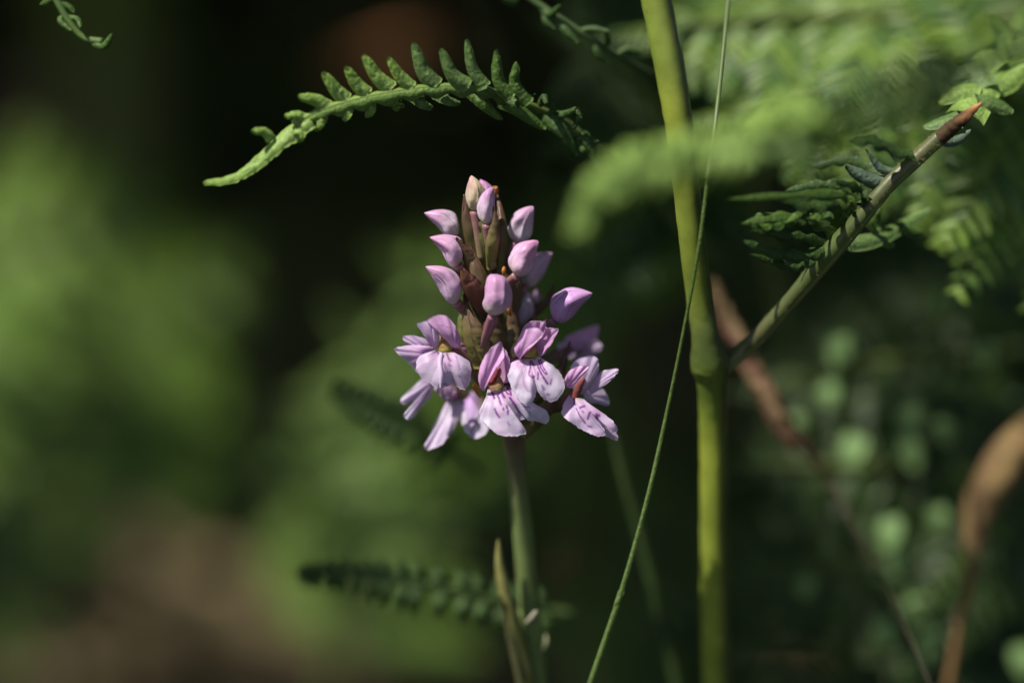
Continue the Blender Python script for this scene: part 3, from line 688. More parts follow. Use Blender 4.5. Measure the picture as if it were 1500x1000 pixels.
# ------------------------------------------------------------------ grass
def grass(pts, w, label, c=(.11, .17, .035), roll=.2, foot=True, group='thin grass stalks beside the tall stem'):
    W = PP(pts)
    f = ground_from(W[1], W[0]) if foot else W[0]
    t = thing('grass_stalk', f, label, 'grass', group)
    C = catmull(np.array([f] + list(W)) if foot else W, 70)
    R = catmull(np.array(([w[0]] if foot else []) + list(w), float)[:, None], 70)[:, 0] * .0005
    G = blade_geo(C, R, -VIEW, roll, .9, 5)
    V, F = sheet(G, .0001)
    mesh_obj('blade', V, F, M['fern'], t, np.tile(c, (len(V), 1)))
    return t
g = grass([(862, 1005, -6), (905, 880, -4), (945, 740, -2), (975, 610, 0), (1000, 490, -2), (1022, 370, -5), (1036, 262, -5)], [1.6, 1.35, 1.15, 1.0, .9, .9, .8], 'thin green grass stalk crossing the tall stem from lower left to upper right')
tube('culm', g, [(1036, 262, -5), (1048, 180, -3), (1058, 90, 4), (1070, -30, 14)], [.4, .42, .42, .4], M['stem'], lambda q, th: np.tile((.10, .14, .045), (len(q), 1)), n=30, seg=8)
for pts, w in [([(1036, 262, 5), (1025, 258, 4), (1012, 262, 4)], 10), ([(1040, 240, 6), (1050, 246, 5), (1060, 255, 5)], 12), ([(1037, 255, 5), (1032, 270, 4), (1022, 280, 4)], 9)]:
    blade('spikelet', g, pts, w, M['fern'], MID)
grass([(992, 1010, 58), (965, 900, 55), (935, 780, 52), (912, 700, 50), (896, 630, 50)], [3.0, 2.9, 2.7, 2.4, 1.8], 'broader dim grass blade below the right blossom, crossing behind the thin stalk', (.07, .11, .03))
grass([(905, 620, 90), (860, 450, 95), (800, 300, 100), (760, 160, 105), (700, 10, 110), (690, -40, 110)], [.8, .8, .7, .7, .6, .5], 'faint hair thin grass stalk rising behind the buds to the top edge', (.06, .10, .02), foot=False)

# ------------------------------------------------------------------ THE ORCHID
LILAC = np.array((.82, .50, .78)); PALE = np.array((.82, .67, .87)); WHITE = np.array((.86, .78, .91)); DEEP = np.array((.52, .27, .62)); MARK = np.array((.27, .02, .33)); CREAM = np.array((.62, .58, .36)); PINK = np.array((.66, .33, .50))
def seg_dist(px, py, pl):
    d = np.full(px.shape, 1e9)
    for (x0, y0), (x1, y1) in zip(pl[:-1], pl[1:]):
        vx, vy = x1 - x0, y1 - y0; l2 = vx * vx + vy * vy + 1e-9
        t = np.clip(((px - x0) * vx + (py - y0) * vy) / l2, 0, 1)
        d = np.minimum(d, np.hypot(px - x0 - t * vx, py - y0 - t * vy))
    return d
def petal_col(tip=LILAC, base=LILAC, vein=.12, nv=9, rim=.35):
    def f(px, py, U, V):
        c = mixc(base, tip, V)
        g = np.zeros(px.shape)
        for i in range(px.shape[0]):
            for j in range(px.shape[1]): g[i, j] = nz(px[i, j], py[i, j], 5, .11)
        c = mixc_nd(c, DEEP, .25 * np.clip(g + .15, 0, 1) + vein * np.clip(np.cos(U * nv * 2 * np.pi), 0, 1) ** 6 * (1 - V * .5))
        return mixc_nd(c, WHITE, rim * np.clip((V - .86) / .14, 0, 1))
    return f
def lip_col(strokes, flush=(.0, .35), base=WHITE, throatc=CREAM, width=.95, strength=.92):
    def f(px, py, U, V):
        c = mixc(throatc, base, np.clip(V / .12, 0, 1))
        n = np.zeros(px.shape)
        for i in range(px.shape[0]):
            for j in range(px.shape[1]): n[i, j] = nz(px[i, j], py[i, j], 2, .35)
        g2 = np.vectorize(lambda a, b: nz(a, b, 8, .055))(px, py)
        fl = np.exp(-((V - .28) / .2) ** 2) * .34 + .14 * np.clip(n + .3, 0, 1) + .55 * np.clip(g2 + .05, 0, 1) + .16 * np.clip(np.cos(U * 34), 0, 1) ** 8 * (1 - V)
        c = mixc_nd(c, LILAC, np.clip(fl, 0, 1))
        m = np.zeros(px.shape)
        for s in strokes:
            w = s[0] * width; d = seg_dist(px, py, s[1]) + n * .8
            m = np.maximum(m, np.clip(1.55 - d / (w * 1.3), 0, 1) * (s[2] if len(s) > 2 else 1))
            m = np.maximum(m, .20 * np.exp(-(d / (w * 2.6)) ** 2))
        return mixc_nd(c, MARK, m * strength)
    return f

ORCHID_TOP = [(785, 1005, 32), (776, 900, 28), (765, 780, 23), (757, 690, 18), (750, 620, 14), (738, 540, 12), (728, 460, 12), (720, 380, 11), (712, 310, 10)]
W = PP(ORCHID_TOP); OFOOT = ground_from(W[1], W[0])
orchid = thing('wild_orchid', OFOOT, 'wild orchid with a spike of lilac blossoms and pink buds, in focus at the centre', 'flower')
def stemc(q, th): return mixc((.17, .22, .07), (.13, .07, .06), np.clip((q - .35) / .2, 0, 1))
tube('stem', orchid, [OFOOT] + list(W), [2.4, 2.1, 2.0, 1.9, 1.8, 2.2, 2.6, 2.6, 2.0, 1.0], M['stem'], stemc, n=90, seg=18, world_pts=True, ridge=.04, bump=.06)
# leaf clasping the stem
blade('leaf', orchid, [(792, 1040, 30), (772, 960, 26), (752, 890, 22), (736, 830, 20), (730, 788, 19)], 42, M['bract'], lambda t, x: mixc((.13, .15, .045), (.33, .31, .10), .25 + .6 * t - .35 * x), 'lance', curl=1.2, roll=-.7, n=40, thick=.3)
blade('leaf', orchid, [(770, 1040, 27), (750, 940, 24), (740, 900, 22), (732, 870, 20)], 18, M['bract'], lambda t, x: mixc((.12, .12, .05), (.2, .18, .08), t), 'lance', curl=1.0, n=30)
blade('scale', orchid, [(770, 912, 21), (779, 904, 20), (787, 894, 19)], 9, M['bract'], lambda t, x: mixc((.5, .45, .3), (.6, .55, .4), t), 'drop', curl=.8)
blade('scale', orchid, [(796, 950, 27), (800, 940, 27), (799, 928, 28)], 6, M['bract'], lambda t, x: mixc((.2, .22, .1), (.3, .3, .15), t), 'drop', curl=.8)

BR = np.array((.13, .066, .045)); OL = np.array((.16, .175, .05)); YG = np.array((.28, .28, .08)); RB = np.array((.22, .09, .055))
def bract(pts, w, c0=OL, c1=BR, roll=0.0, curl=.7, n=24, edge=None):
    def f(t, x):
        c = mixc(c0, c1, t * 1.15)
        return mixc_nd(c, RB if edge is None else edge, .55 * np.abs(x) ** 3 * np.ones_like(t))
    return blade('bract', orchid, pts, w, M['bract'], f, 'lance', roll=roll, curl=curl, n=n, thick=.3, rough=.5, seed=rnd.random() * 30)
BRACTS = [
    ([(712, 410, 8), (697, 370, 5), (684, 325, 3), (680, 285, 3)], 30, OL, BR, .2), ([(716, 405, 7), (708, 360, 4), (702, 315, 3), (703, 280, 5)], 24, YG, OL, -.1),
    ([(718, 395, 4), (720, 360, 0), (724, 330, -1), (724, 302, -1)], 24, YG, BR, .1), ([(734, 400, 5), (735, 360, 3), (736, 325, 3), (729, 285, 6)], 22, OL, BR, -.2),
    ([(738, 395, 8), (748, 370, 8), (752, 350, 8), (745, 335, 9)], 16, OL, RB, 0), ([(708, 440, 6), (697, 405, 3), (684, 375, 1), (668, 348, 0)], 34, OL, BR, .3),
    ([(712, 470, 5), (700, 440, 1), (685, 412, -1), (676, 392, -2)], 40, BR, RB, .2), ([(718, 480, 6), (706, 440, 2), (698, 400, 1), (690, 360, 2)], 44, OL, BR, 0),
    ([(735, 490, 6), (738, 440, 4), (742, 410, 3), (741, 390, 3)], 44, OL, BR, 0), ([(742, 480, 8), (752, 445, 8), (758, 420, 8), (757, 395, 8)], 34, OL, BR, -.3),
    ([(700, 540, 5), (690, 500, 2), (684, 465, 2), (680, 430, 4)], 34, YG, BR, .3), ([(716, 540, 4), (706, 505, 1), (697, 480, 0), (684, 452, 1)], 30, YG, BR, .1),
    ([(728, 545, 6), (724, 505, 3), (722, 475, 2), (728, 445, 2)], 46, OL, BR, 0), ([(745, 545, 7), (750, 505, 5), (752, 475, 5), (748, 440, 4)], 44, OL, BR, -.2),
    ([(760, 560, 9), (772, 520, 9), (776, 485, 9), (786, 455, 9)], 30, OL, BR, -.3), ([(748, 610, 8), (736, 585, 5), (722, 570, 3), (705, 560, 3)], 34, OL, BR, .2),
    ([(752, 640, 10), (748, 610, 6), (745, 590, 5), (740, 560, 5)], 44, OL, BR, 0), ([(765, 640, 10), (785, 615, 8), (805, 595, 6), (822, 560, 6)], 30, OL, BR, 0),
    ([(770, 600, 11), (800, 570, 10), (820, 545, 10), (835, 500, 10)], 26, OL, BR, 0), ([(730, 630, 14), (700, 610, 16), (684, 590, 17), (674, 560, 17)], 20, BR, BR, 0),
    ([(745, 480, 12), (775, 462, 14), (800, 440, 14), (812, 415, 14)], 18, BR, BR, .1), ([(690, 520, 10), (682, 500, 8), (676, 470, 7), (682, 445, 7)], 22, YG, OL, .1),
]
for b in BRACTS: bract(b[0], b[1], b[2], b[3], b[4])
# rusty dried tips of bracts
for pts, w in [([(704, 581, 0), (699, 571, -1), (694, 562, -2)], 10), ([(738, 404, 2), (738, 397, 1), (739, 391, 1)], 7), ([(725, 287, 5), (727, 278, 4), (724, 273, 4)], 9), ([(748, 462, 3), (745, 455, 2), (743, 448, 2)], 5)]:
    blade('bract_tip', orchid, pts, w, M['dry'], lambda t, x: mixc((.36, .20, .04), (.55, .20, .06), t), 'drop', curl=1.3, n=14, thick=.4, rough=.4)

def bud(base, tip, wpx, side=0.0, c_base=(.60, .55, .42), c_mid=(.66, .42, .62), c_tip=(.62, .26, .52), beak=.25, stalk=None, blunt=.8, rot=0.0, split=None, stc=((.30, .26, .12), (.36, .16, .18))):
    """closed bud between two photo points; wpx its width"""
    A = PP([base])[0]; B = PP([tip])[0]; L = np.linalg.norm(B - A); T = (B - A) / L
    n, seg = 40, 84
    S0 = norm(np.cross(T, -VIEW)); Nn = np.cross(S0, T)
    sc = (D + base[2] * .001) * .36 / 1500; R = wpx * .47 * sc
    t = np.linspace(0, 1, n); r = np.clip(t / .34, 0, 1); prf = (1 - (1 - r) ** 2.0) ** .55
    q = np.clip((t - .34) / .66, 0, 1); prf = prf * (1 - q ** 2.3) ** blunt; prf[0] = .16; prf = np.maximum(prf, .015)
    off = 1.5 * side * R * np.sin(np.pi * t * .95) - (beak + .12) * R * q ** 3 * np.sign(side if side else 1)
    th = np.linspace(0, 2 * np.pi, seg, endpoint=False)
    lob = 1 + .11 * np.cos(3 * (th + rot)) + .03 * np.cos(6 * (th + rot)) - .12 * np.exp(-(((np.mod(th + rot, 2 * np.pi / 3)) - 1.0) / .09) ** 2) + .05 * np.exp(-(((np.mod(th + rot, 2 * np.pi / 3)) - 1.2) / .12) ** 2)
    V = np.zeros((n, seg, 3)); Cc = np.zeros((n, seg, 3))
    for i in range(n):
        c = A + T * L * t[i] + S0 * off[i]
        for j in range(seg):
            rr = R * prf[i] * (1 + (lob[j] - 1) * math.sin(math.pi * min(1, t[i] * 1.1)))
            g = nz(t[i] * 3, math.cos(th[j]) * 1.3, math.sin(th[j]) * 1.3 + base[0])
            V[i, j] = c + (S0 * math.cos(th[j]) + Nn * math.sin(th[j])) * rr * (1 + .2 * g + .03 * nz(t[i] * 9, math.cos(th[j]) * 3 + base[0], math.sin(th[j]) * 3))
            m = t[i] + .12 * g
            col = mixc(c_base, c_mid, np.clip((m + .02) / .36, 0, 1)); col = mixc_nd(col, c_tip, np.clip((m - .42) / .45, 0, 1))
            # deeper stripe on each sepal's keel, paler rims
            col = col * (1 + .05 * math.cos(th[j] * 17 + 2 * g) * math.sin(math.pi * t[i]) + .07 * nz(t[i] * 14 + base[0], math.cos(th[j]) * 6, math.sin(th[j]) * 6))
            k = math.cos(3 * (th[j] + rot)); col = col * (1 - .10 * max(0, k)) + WHITE * .04 * max(0, -k)
            sm = (math.fmod(th[j] + rot, 2 * math.pi / 3) - 1.0) / .08; col = col * (1 - .35 * math.exp(-sm * sm) * math.sin(math.pi * t[i])); sm = (math.fmod(th[j] + rot, 2 * math.pi / 3) - 1.22) / .1; col = mixc_nd(col, WHITE, np.asarray(.14 * math.exp(-sm * sm)))
            if split is not None: col = mixc_nd(col, np.array(split), np.clip(.5 + 1.6 * math.cos(th[j]), 0, 1) * np.asarray(.7))
            Cc[i, j] = col
    F = []
    for i in range(n - 1):
        for j in range(seg): F.append((i * seg + j, i * seg + (j + 1) % seg, (i + 1) * seg + (j + 1) % seg, (i + 1) * seg + j))
    F.append(tuple(range(seg - 1, -1, -1))); F.append(tuple((n - 1) * seg + j for j in range(seg)))
    o = mesh_obj('bud', V.reshape(-1, 3), F, M['bud'], orchid, Cc.reshape(-1, 3))
    if stalk:
        tube('ovary', o, [tuple(stalk)] + [tuple((np.array(stalk) + np.array(base)) / 2 + np.array([side * 3, 0, 0]))] + [tuple(base)], [.75, .9, 1.0], M['bract'], lambda q, th: mixc(stc[0], stc[1], q), n=16, seg=10, ridge=.08)
    return o
bud((695, 309, 3), (693, 257, 2), 29, .12, (.50, .50, .24), (.60, .50, .34), (.68, .36, .36), beak=.1, stalk=(705, 380, 5), blunt=.75, split=(.6, .55, .30))
bud((713, 328, 0), (717, 274, -1), 27, -.15, (.66, .62, .50), (.68, .50, .64), (.52, .27, .50), beak=.2, stalk=(722, 392, 4), blunt=.6, rot=.5)
bud((716, 302, 7), (707, 262, 6), 22, .1, stalk=(715, 330, 8))
bud((668, 349, 6), (624, 309, 4), 33, .35, (.55, .50, .40), (.66, .52, .62), (.66, .34, .56), beak=.2, stalk=(692, 388, 8), blunt=.9)
bud((670, 389, 2), (634, 344, 0), 35, .42, (.62, .55, .44), (.64, .42, .60), (.64, .30, .52), beak=.3, stalk=(692, 425, 6), blunt=.85, rot=.4)
bud((668, 444, 2), (628, 387, 0), 36, .40, (.62, .54, .48), (.60, .38, .58), (.64, .34, .56), beak=.3, stalk=(692, 470, 6), blunt=.85, rot=.9)
bud((757, 356, 8), (778, 301, 6), 35, -.2, (.56, .54, .48), (.66, .52, .64), (.64, .36, .56), beak=.1, stalk=(742, 400, 9), blunt=.7)
bud((757, 404, -1), (783, 350, -2), 37, -.18, (.62, .58, .42), (.68, .42, .60), (.66, .30, .52), beak=.2, stalk=(738, 420, 3), blunt=.6, rot=.6)
bud((770, 419, 13), (804, 367, 13), 34, -.2, (.60, .54, .44), (.56, .38, .58), (.60, .36, .56), beak=.3, stalk=(752, 450, 12), blunt=.9)
bud((722, 462, -3), (731, 402, -4), 42, .06, (.62, .56, .44), (.60, .34, .54), (.62, .30, .54), beak=.05, stalk=(706, 508, 2), blunt=.34, rot=.2, stc=((.26, .14, .12), (.34, .14, .20)))
bud((762, 478, 12), (774, 426, 12), 24, .1, (.56, .50, .44), (.50, .34, .52), (.54, .40, .54), beak=.1, stalk=(755, 510, 12))
bud((780, 444, 18), (789, 424, 18), 15, 0, stalk=(770, 470, 14))
bud((812, 468, 6), (862, 423, 4), 42, -.22, (.50, .32, .56), (.54, .30, .62), (.60, .32, .62), beak=.35, stalk=(768, 500, 10), blunt=.85, rot=.7, stc=((.14, .08, .07), (.25, .14, .16)))
bud((752, 524, 2), (755, 502, 1), 12, 0, (.3, .32, .12), (.34, .32, .16), (.4, .3, .22), beak=0, stalk=(745, 545, 5))

def flower(ovary, rad=(1.0, 1.2, 1.3), c=((.20, .20, .07), (.30, .14, .16))):
    return tube('flower', orchid, ovary, rad, M['bract'], lambda q, th: mixc(c[0], c[1], q), n=18, seg=12, ridge=.08)
def throat(fl, pts, r, yellow=(.42, .38, .08), seed=1):
    o = tube('column', fl, pts, r, M['throat'], lambda q, th: mixc(yellow, (.26, .05, .05), np.clip(.35 + .6 * np.sin(th * 2 + q * 8 + seed) * (1 - q), 0, 1) * .8 + q * .35), n=16, seg=14, bump=.2)
    return o
LP = petal_col(LILAC * 1.04, LILAC, .14)
LPL = petal_col(PALE, LILAC, .10)
LPD = petal_col(PALE * .97, PALE * .9, .06)

# --- blossom at the front, lowest centre
def flower_a():
    fl = flower([(742, 620, 9), (735, 600, 7), (728, 565, 4)])
    fan('petal', fl, [(738, 562, 1.5), (736, 556, 1.8), (730, 548, 2.2)], [(744, 560, 1), (747, 545, .5), (746, 526, 0), (741, 513, -.3), (736, 511, 0), (728, 520, .8), (727, 534, 1.5), (729, 544, 2.4)], M['petal'], petal_col(LILAC, PINK * .9 + .05, .12), bulge=-.4, seed=2)
    fan('hood', fl, [(709, 573, 0), (706, 571, -.4), (704, 567, -.6)], [(709, 573, 0), (716, 558, -1.2), (724, 546, -1.6), (728, 536, -1.5), (738, 524, -1.2), (738, 513, -.6), (733, 500, -.8), (724, 506, -1.2), (712, 518, -1.6), (704, 536, -1.4), (701, 553, -1), (704, 568, -.6)], M['petal'], petal_col(LILAC * 1.05, LILAC * 1.0, .2, 6), bulge=.9, seed=1, crease=.35)
    throat(fl, [(728, 574, 4.2), (727, 564, 3.6), (729, 552, 3.2), (729, 538, 2.8)], [1.7, 1.5, .8, .4], (.46, .43, .16))
    throat(fl, [(716, 560, 3), (722, 556, 2.4), (731, 538, 1.6)], [.5, .6, .35], (.3, .05, .05), 2)
    st = [(1.3, [(720, 572), (723, 580), (724, 583)]), (1.3, [(731, 577), (735, 575), (739, 582)]), (1.1, [(729, 579), (731, 584)]), (1.3, [(732, 587), (734, 592)]), (1.0, [(743, 564), (747, 571), (749, 577)]), (1.4, [(747, 583), (752, 590), (757, 597), (760, 603)]),
          (1.2, [(742, 575), (744, 577)]), (1.1, [(747, 577), (749, 579)]), (1, [(737, 598), (737.5, 600)]), (1, [(742, 594), (743, 598)]), (1.2, [(744, 602), (744, 606)]), (1.0, [(725, 599), (728, 606), (732, 611)]), (1, [(735, 570), (736, 571)]), (1.3, [(743, 567), (745, 572)]),
          (1.2, [(744, 618), (746, 622)], .6), (1.1, [(758, 600), (763, 608)], .8), (.9, [(766, 595), (772, 597), (776, 596)], .7), (.9, [(774, 603), (776, 606)], .6)]
    fan('lip', fl, [(715, 570, 2), (722, 572, 1.2), (730, 571.5, 1), (737, 569, 1.2), (742, 564, 2)],
        [(715, 570, 2), (712, 582, .5), (707, 594, -1), (702, 605, -1.6), (703, 613, -1.6), (711, 620, -1.8), (718, 627, -2), (725, 634, -2), (735, 637.5, -2), (746, 638.5, -2), (757, 638.5, -1.8), (767, 636, -1.5), (770, 631, -1.3), (765, 624, -1), (761, 619, -.6), (759.5, 615, 0),
         (766, 614, .6), (775, 615, .8), (785, 616.5, .8), (795, 620, .6), (801, 620.5, .5), (804.5, 613, .6), (801, 603, 1), (791, 596.5, 1.4), (780, 591, 1.8), (766, 583, 2), (755, 574, 2), (742, 564, 2)],
        M['petal'], lip_col(st), bulge=2.0, nu=170, nv=60, ripple=.8, frill=2.0, folds=.22, seed=3)
flower_a()

def flower_b():
    fl = flower([(762, 560, 9), (768, 540, 7), (774, 520, 4)])
    fan('sepal', fl, [(776, 500, 3), (782, 500, 3.2), (788, 500, 3)], [(762, 492, 2), (765, 482, 1), (771, 474.5, 0), (779, 470, -.4), (790, 470.5, -.5), (798, 471.5, -.8), (799.5, 476, -.4), (796, 486, .5), (792, 494, 2)], M['petal'], petal_col(LILAC * .98, LILAC * .9, .2, 4), bulge=.8, seed=5)
    fan('petal', fl, [(782, 505, 3.4), (787, 513, 3), (790, 520, 2.4)], [(783, 500, 3), (789, 488, 1.8), (797, 478, .8), (801, 480.5, .5), (808.5, 480, 0), (817, 481.5, -.8), (818, 485, -.8), (813, 493, -.2), (808, 503, .2), (801, 513, .6), (795, 520, 1), (790, 521.5, 1.8)], M['petal'], petal_col(LILAC, LILAC * .95, .16, 7), bulge=-.5, seed=6, ripple=.4)
    fan('hood', fl, [(761, 527, .2), (760, 525, 0), (758, 521, -.2)], [(761, 527, 0), (766, 519, -1.2), (773, 509.5, -2), (782, 501, -2.2), (792, 495, -2), (795.5, 487, -1.8), (789, 481, -1.6), (777, 479.5, -1.6), (769, 483, -1.6), (762, 491, -1.5), (757, 501, -1.2), (753.5, 511, -.8), (757, 521, -.2)], M['petal'], petal_col(LILAC * 1.06, LILAC, .16, 5), bulge=1.3, seed=4)
    throat(fl, [(775, 523, 2.6), (776, 515, 2.6), (779, 505, 3), (781, 498, 3)], [1.4, 1.35, .9, .5])
    st = [(1.0, [(777, 530), (777, 538), (775, 548)]), (1.1, [(778, 529), (782, 535)]), (1, [(775, 549), (780, 553), (783, 551)]), (1.0, [(789, 528), (793, 540), (799, 548)]), (1.1, [(788, 536), (792, 546), (798, 556), (802, 562)]), (.9, [(788, 545), (788, 555)]),
          (.9, [(792, 527), (796, 538), (801, 547)]), (1.2, [(794, 565), (797, 570)], .8), (1, [(808, 556), (806, 563)], .8), (1.2, [(802, 577), (804, 578)], .8), (.9, [(765, 545), (767, 560), (773, 572), (777, 573)], .45), (.9, [(767, 528), (768, 536)], .5), (1, [(781, 524), (783, 526)])]
    fan('lip', fl, [(761, 526, 1.8), (768, 526, 1), (775, 526, .8), (782, 525, 1), (789, 522, 1.8)],
        [(761, 526, 1.8), (752, 530, 1), (747, 533, .6), (746.5, 541, 0), (744.5, 551, -.6), (746, 559, -1), (750, 569, -1.4), (754, 577, -1.5), (762, 586.5, -1.6), (773.5, 593.5, -1.5), (781, 587, -1.2), (784.5, 577, -.8), (786.5, 569.5, 0),
         (789.5, 575, -.4), (794, 582, -1), (803, 587.5, -1.2), (812, 587.5, -1.2), (820, 580, -1), (826.5, 566, -.4), (824, 553, .2), (813, 538, .8), (801, 530, 1.2), (789, 522, 1.8)],
        M['petal'], lip_col(st, base=WHITE * .97), bulge=1.8, nu=160, nv=60, ripple=.9, frill=2.0, folds=.22, seed=6)
flower_b()

def flower_c():
    fl = flower([(800, 600, 10), (825, 590, 8), (842, 578, 5)])
    g = dict(M=0)
    fan('sepal', fl, [(856, 566, 6), (862, 572, 6), (866, 578, 6)], [(862, 560, 6), (872, 552, 5), (884, 543, 4), (905, 540, 3), (904, 546, 3), (896, 556, 3.5), (884, 566, 4.5), (872, 574, 5.5)], M['petal'], LPD, bulge=.5, seed=11)
    fan('sepal', fl, [(852, 572, 7), (855, 578, 7), (856, 584, 7)], [(858, 566, 7), (870, 566, 8), (881, 568, 9), (892, 584, 10), (890, 594, 10), (878, 591, 9), (866, 590, 8)], M['petal'], LPD, bulge=.6, seed=12)
    fan('hood', fl, [(842, 576, 4.5), (850, 577, 4.5), (858, 575, 5)], [(832, 560, 4), (834, 545, 3), (838, 533, 3), (850, 524, 3), (864, 521, 3), (874, 523, 3), (877, 532, 3), (876, 545, 4), (868, 560, 5), (860, 572, 5)], M['petal'], LPD, bulge=.6, seed=13)
    fan('petal', fl, [(833, 568, 2), (831, 567, 1.8), (829, 563, 1.6)], [(834, 568, 2), (842, 562, 1.2), (850, 553, .6), (861, 541, .4), (862, 536, .4), (854, 535, .2), (844, 537, .1), (834, 543, 0), (828, 553, .2), (828, 563, 1)], M['petal'], petal_col(LILAC * 1.08, LILAC, .15), bulge=1.0, seed=14)
    throat(fl, [(842, 583, 4.5), (845, 574, 4), (850, 563, 3.4), (855, 554, 3)], [.8, .75, .6, .35], (.16, .07, .05), 3)
    st = [(1.2, [(841, 583), (842, 592)]), (.8, [(844, 598), (849, 608), (856, 618), (862, 624), (867, 625)]), (1.2, [(850, 597), (856, 595)]), (1, [(853, 602), (855, 604)], .7), (1.2, [(864, 604), (861, 613)]), (1.6, [(874, 607), (875, 610), (877, 608)]), (1.0, [(873, 608), (875, 613)])]
    fan('lip', fl, [(834, 579, 3), (840, 583, 2), (846, 583, 2), (854, 583, 3)],
        [(834, 579, 3), (828, 588, 2), (824, 598, 1.4), (822, 606, 1), (828, 613, .4), (836, 618, .2), (846, 625, 0), (856, 630.5, -.2), (869, 637, -.4), (880, 639, -.4), (886, 636, -.2), (885, 629, 0), (878, 623, .6), (886, 623.5, .8), (893, 627, .8), (897, 633, .6), (903, 633, .6), (904.5, 627, .8), (898, 618, 1), (888, 609, 1.4), (874, 601, 2), (862, 591, 2.6), (854, 583, 3)],
        M['petal'], lip_col(st, base=PALE * .8 + WHITE * .2), bulge=1.3, nu=140, nv=50, ripple=.8, frill=1.8, folds=.22, seed=15)
    fan('lip_lobe', fl, [(874, 618, 4), (878, 622, 4), (884, 620, 4)], [(874, 624, 4), (884, 636, 4.5), (896, 643, 5), (904, 645, 5), (905, 640, 5), (898, 628, 5), (888, 620, 4.5)], M['petal'], LPD, bulge=.3, seed=16)
flower_c()

def flower_d():
    fl = flower([(702, 560, 8), (688, 535, 6), (662, 512, 3)])
    fan('sepal', fl, [(632, 513, 4), (630, 520, 4), (626, 527, 4)], [(634, 508, 4), (622, 506, 3), (606, 505, 3), (590, 507, 2.6), (578, 510, 2.4), (582, 517, 2.6), (594, 527, 3), (604, 537, 3.6), (613, 547, 4), (622, 546, 5), (628, 536, 5)], M['petal'], LPL, bulge=1, seed=21)
    fan('sepal', fl, [(636, 514, 5), (634, 518, 5), (630, 521, 5)], [(636, 508, 4), (628, 500, 3.4), (618, 494, 3), (604, 491, 3), (591, 492, 3), (590, 497, 3), (597, 504, 3.4), (606, 512, 4), (616, 518, 5)], M['petal'], LPL, bulge=.8, seed=22)
    fan('sepal', fl, [(668, 508, 5), (670, 514, 5), (672, 520, 5)], [(670, 500, 4), (678, 503, 4), (684, 512, 4.5), (690, 526, 5), (695, 540, 6), (688, 540, 6), (678, 530, 6)], M['petal'], petal_col(PINK * .75, PINK * .7, .1), bulge=.5, seed=23)
    fan('petal', fl, [(640, 508, 2), (636, 509, 2), (632, 507, 2)], [(641, 504, 2), (643, 496, 1), (640, 488, .2), (635, 478, -.2), (630, 471, 0), (624, 469.5, -.2), (611.5, 474.5, -.8), (616, 483, -.4), (622, 491, 0), (627, 500, .8), (631, 507, 1.8)], M['petal'], petal_col(PALE, LILAC, .15, 5), bulge=.5, seed=24, ripple=.45)
    fan('hood', fl, [(660, 504, 2.4), (666, 507, 2.2), (671, 507, 2)], [(645, 491, 2), (637, 480, 1), (630, 473, 0), (625, 469, -.6), (634, 463, -1), (645, 460.4, -1), (655, 464, -1), (664, 474, -.6), (671, 486, 0), (675.5, 498, .8), (673, 507, 1.6)], M['petal'], petal_col(LILAC * 1.05, LILAC, .15, 5), bulge=1.6, seed=25)
    fan('petal', fl, [(662, 508, 1.4), (666, 509, 1.4), (670, 509, 1.4)], [(654, 496, 1.2), (645, 488, .4), (636, 478, -.6), (641, 475.5, -1.2), (652, 478, -1.4), (662, 482, -1.2), (669, 492, -.6), (673.5, 502, .2), (670, 510, 1)], M['petal'], petal_col(LILAC * .98, LILAC * .95, .16, 4), bulge=.9, seed=26)
    throat(fl, [(652, 513, 2.4), (652, 505, 2.2), (649, 496, 2.4), (646, 490, 2.6)], [1.35, 1.3, .7, .35])
    st = [(1.0, [(654, 517), (657, 525), (660, 528)]), (1.1, [(648, 530), (653, 538), (655, 545)], .6), (1.2, [(657, 534), (662, 536)], .7), (.9, [(668, 522), (671, 532), (673, 540)], .6), (1.3, [(671, 550), (674, 552)], .6), (1.1, [(650, 562), (653, 563)], .8), (1.1, [(640, 513), (642, 518)]), (1, [(646, 515), (647, 518)]), (1, [(664, 555), (666, 560)], .6)]
    fan('lip', fl, [(640, 513, 2), (647, 516, 1.4), (655, 516, 1.2), (663, 515, 2)],
        [(640, 513, 2), (628, 516, .8), (616, 521, 0), (610.5, 529, -.2), (611, 539, -.4), (615, 550, -.6), (624, 558, -.8), (633, 563, -.8), (643, 568, -1.6), (649, 567, -1.4), (657, 565, -.4), (665, 561, 0), (672, 567, 0), (680, 570, -.2), (687, 562, 0), (689.5, 550, .2), (690, 540, .4), (686, 529, 1), (675, 521, 1.6), (663, 515, 2)],
        M['petal'], lip_col(st, base=PALE * .5 + WHITE * .42, strength=.7), bulge=2.2, nu=140, nv=50, ripple=.8, frill=1.8, folds=.25, seed=27)
    blade('lip_ridge', fl, [(647, 516, 0), (644, 530, -1.6), (646, 548, -2.4), (645, 567, -2.0)], 9, M['petal'], lambda t, x: mixc(PALE, WHITE, t), 'grass', curl=1.2, n=24)
flower_d()

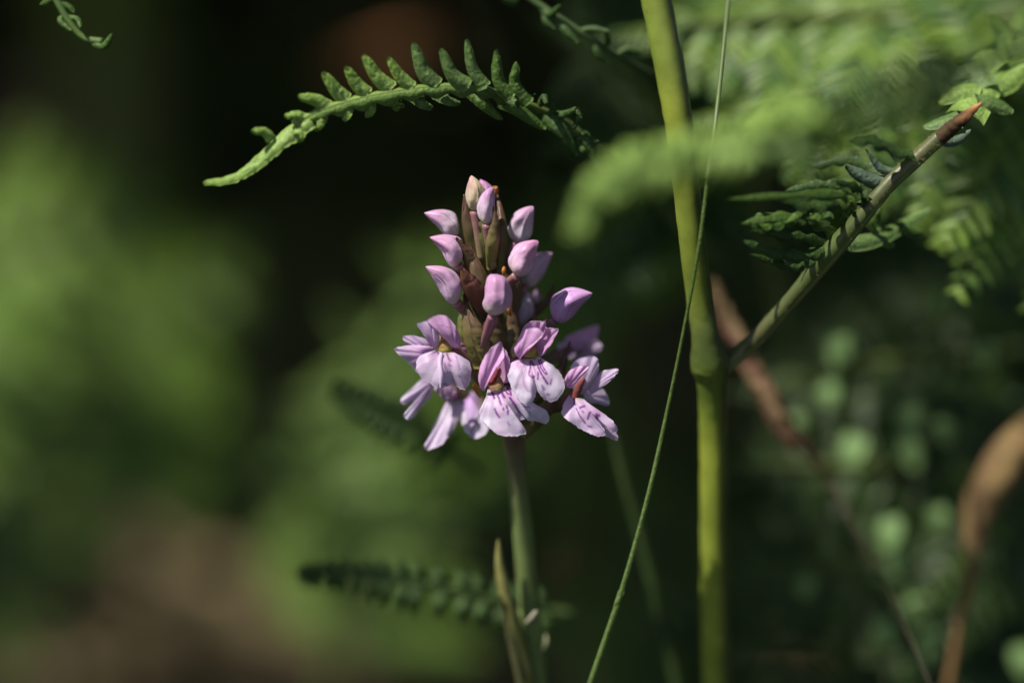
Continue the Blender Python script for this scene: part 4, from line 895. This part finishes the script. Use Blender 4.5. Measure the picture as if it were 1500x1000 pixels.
def flower_e():
    fl = flower([(690, 590, 16), (665, 565, 14), (640, 552, 13)])
    fan('lip', fl, [(636, 552, 13), (634, 560, 13), (632, 568, 13)], [(620, 553, 12), (611, 561, 12), (600, 572, 12), (590, 582, 12), (587, 588, 9), (592, 592, 12), (605, 588, 12), (600, 597, 12), (593, 606, 8), (592, 610, 8), (598, 615, 8), (606, 610, 12), (614, 599, 12), (626, 586, 12), (633, 574, 12.5), (634, 564, 13)],
        M['petal'], petal_col(WHITE * .95, PALE * .95, .05), bulge=.8, nu=90, seed=31)
    fan('hood', fl, [(640, 552, 12), (646, 556, 12), (650, 562, 12)], [(632, 548, 11), (634, 560, 10), (638, 572, 10), (648, 582, 11), (662, 580, 12), (668, 566, 12)], M['petal'], petal_col(PALE * .9, PINK * .8, .1), bulge=.8, seed=32)
flower_e()
def flower_f():
    fl = flower([(715, 610, 12), (700, 590, 19), (678, 580, 16)])
    fan('lip', fl, [(662, 582, 16), (668, 584, 16), (676, 583, 16)], [(655, 588, 15), (646, 604, 14), (637, 621, 13), (628, 640, 12), (622, 653, 11), (626, 659, 11), (636, 656, 11), (648, 650, 11), (658, 637, 12), (667, 623, 13), (674, 605, 14), (678, 590, 15)], M['petal'], petal_col(PALE * .95, WHITE * .85, .05), bulge=1, nu=70, seed=33)
    fan('lip_lobe', fl, [(674, 584, 16), (680, 583, 16), (688, 584, 16)], [(672, 598, 15), (676, 616, 14), (680, 628, 13), (690, 640, 12), (702, 641, 12), (714, 632, 12), (716, 622, 13), (706, 606, 14), (696, 592, 15)], M['petal'], petal_col(WHITE * .85, WHITE * .8, .05), bulge=.8, nu=70, seed=34)
    fan('sepal', fl, [(676, 574, 16), (682, 573, 16), (690, 576, 16)], [(678, 580, 16), (682, 594, 16), (684, 612, 13), (688, 629, 12), (694, 622, 12), (702, 604, 13), (706, 592, 16), (700, 580, 16), (690, 572, 16)], M['petal'], petal_col(PALE, DEEP * 1.2, .3, 3), bulge=1, nu=70, seed=35)
    fan('hood', fl, [(655, 570, 13), (662, 576, 13), (670, 572, 13)], [(648, 570, 13), (646, 580, 16), (654, 588, 16), (666, 588, 16), (678, 578, 16), (676, 562, 16), (664, 556, 16), (652, 560, 13)], M['petal'], petal_col(PINK * .95, PINK, .1), bulge=1, seed=36)
flower_f()
def flower_g():
    fl = flower([(780, 540, 16), (805, 525, 18), (835, 512, 20)])
    fan('hood', fl, [(838, 512, 20), (844, 512, 20), (850, 512, 20)], [(826, 506, 20), (828, 496, 19), (838, 489, 19), (850, 484, 19), (864, 479, 19), (876, 476, 19), (877, 486, 19), (872, 498, 20), (862, 508, 20)], M['petal'], LP, bulge=.8, seed=41)
    fan('petal', fl, [(836, 508, 20), (834, 512, 20), (832, 514, 20)], [(846, 506, 19), (834, 502, 18), (822, 502, 18), (816, 508, 18), (820, 516, 18), (828, 525, 18), (838, 523, 18), (846, 514, 19)], M['petal'], LPL, bulge=.6, seed=42)
    fan('lip', fl, [(850, 510, 20), (852, 514, 20), (854, 518, 20)], [(860, 502, 19), (870, 498, 18), (880, 503, 18), (881, 510, 18), (874, 518, 19), (868, 528, 20), (852, 532, 21), (840, 530, 21), (838, 520, 20)], M['petal'], petal_col(PALE * .85, LILAC * .8, .1), bulge=.6, seed=43)
flower_g()
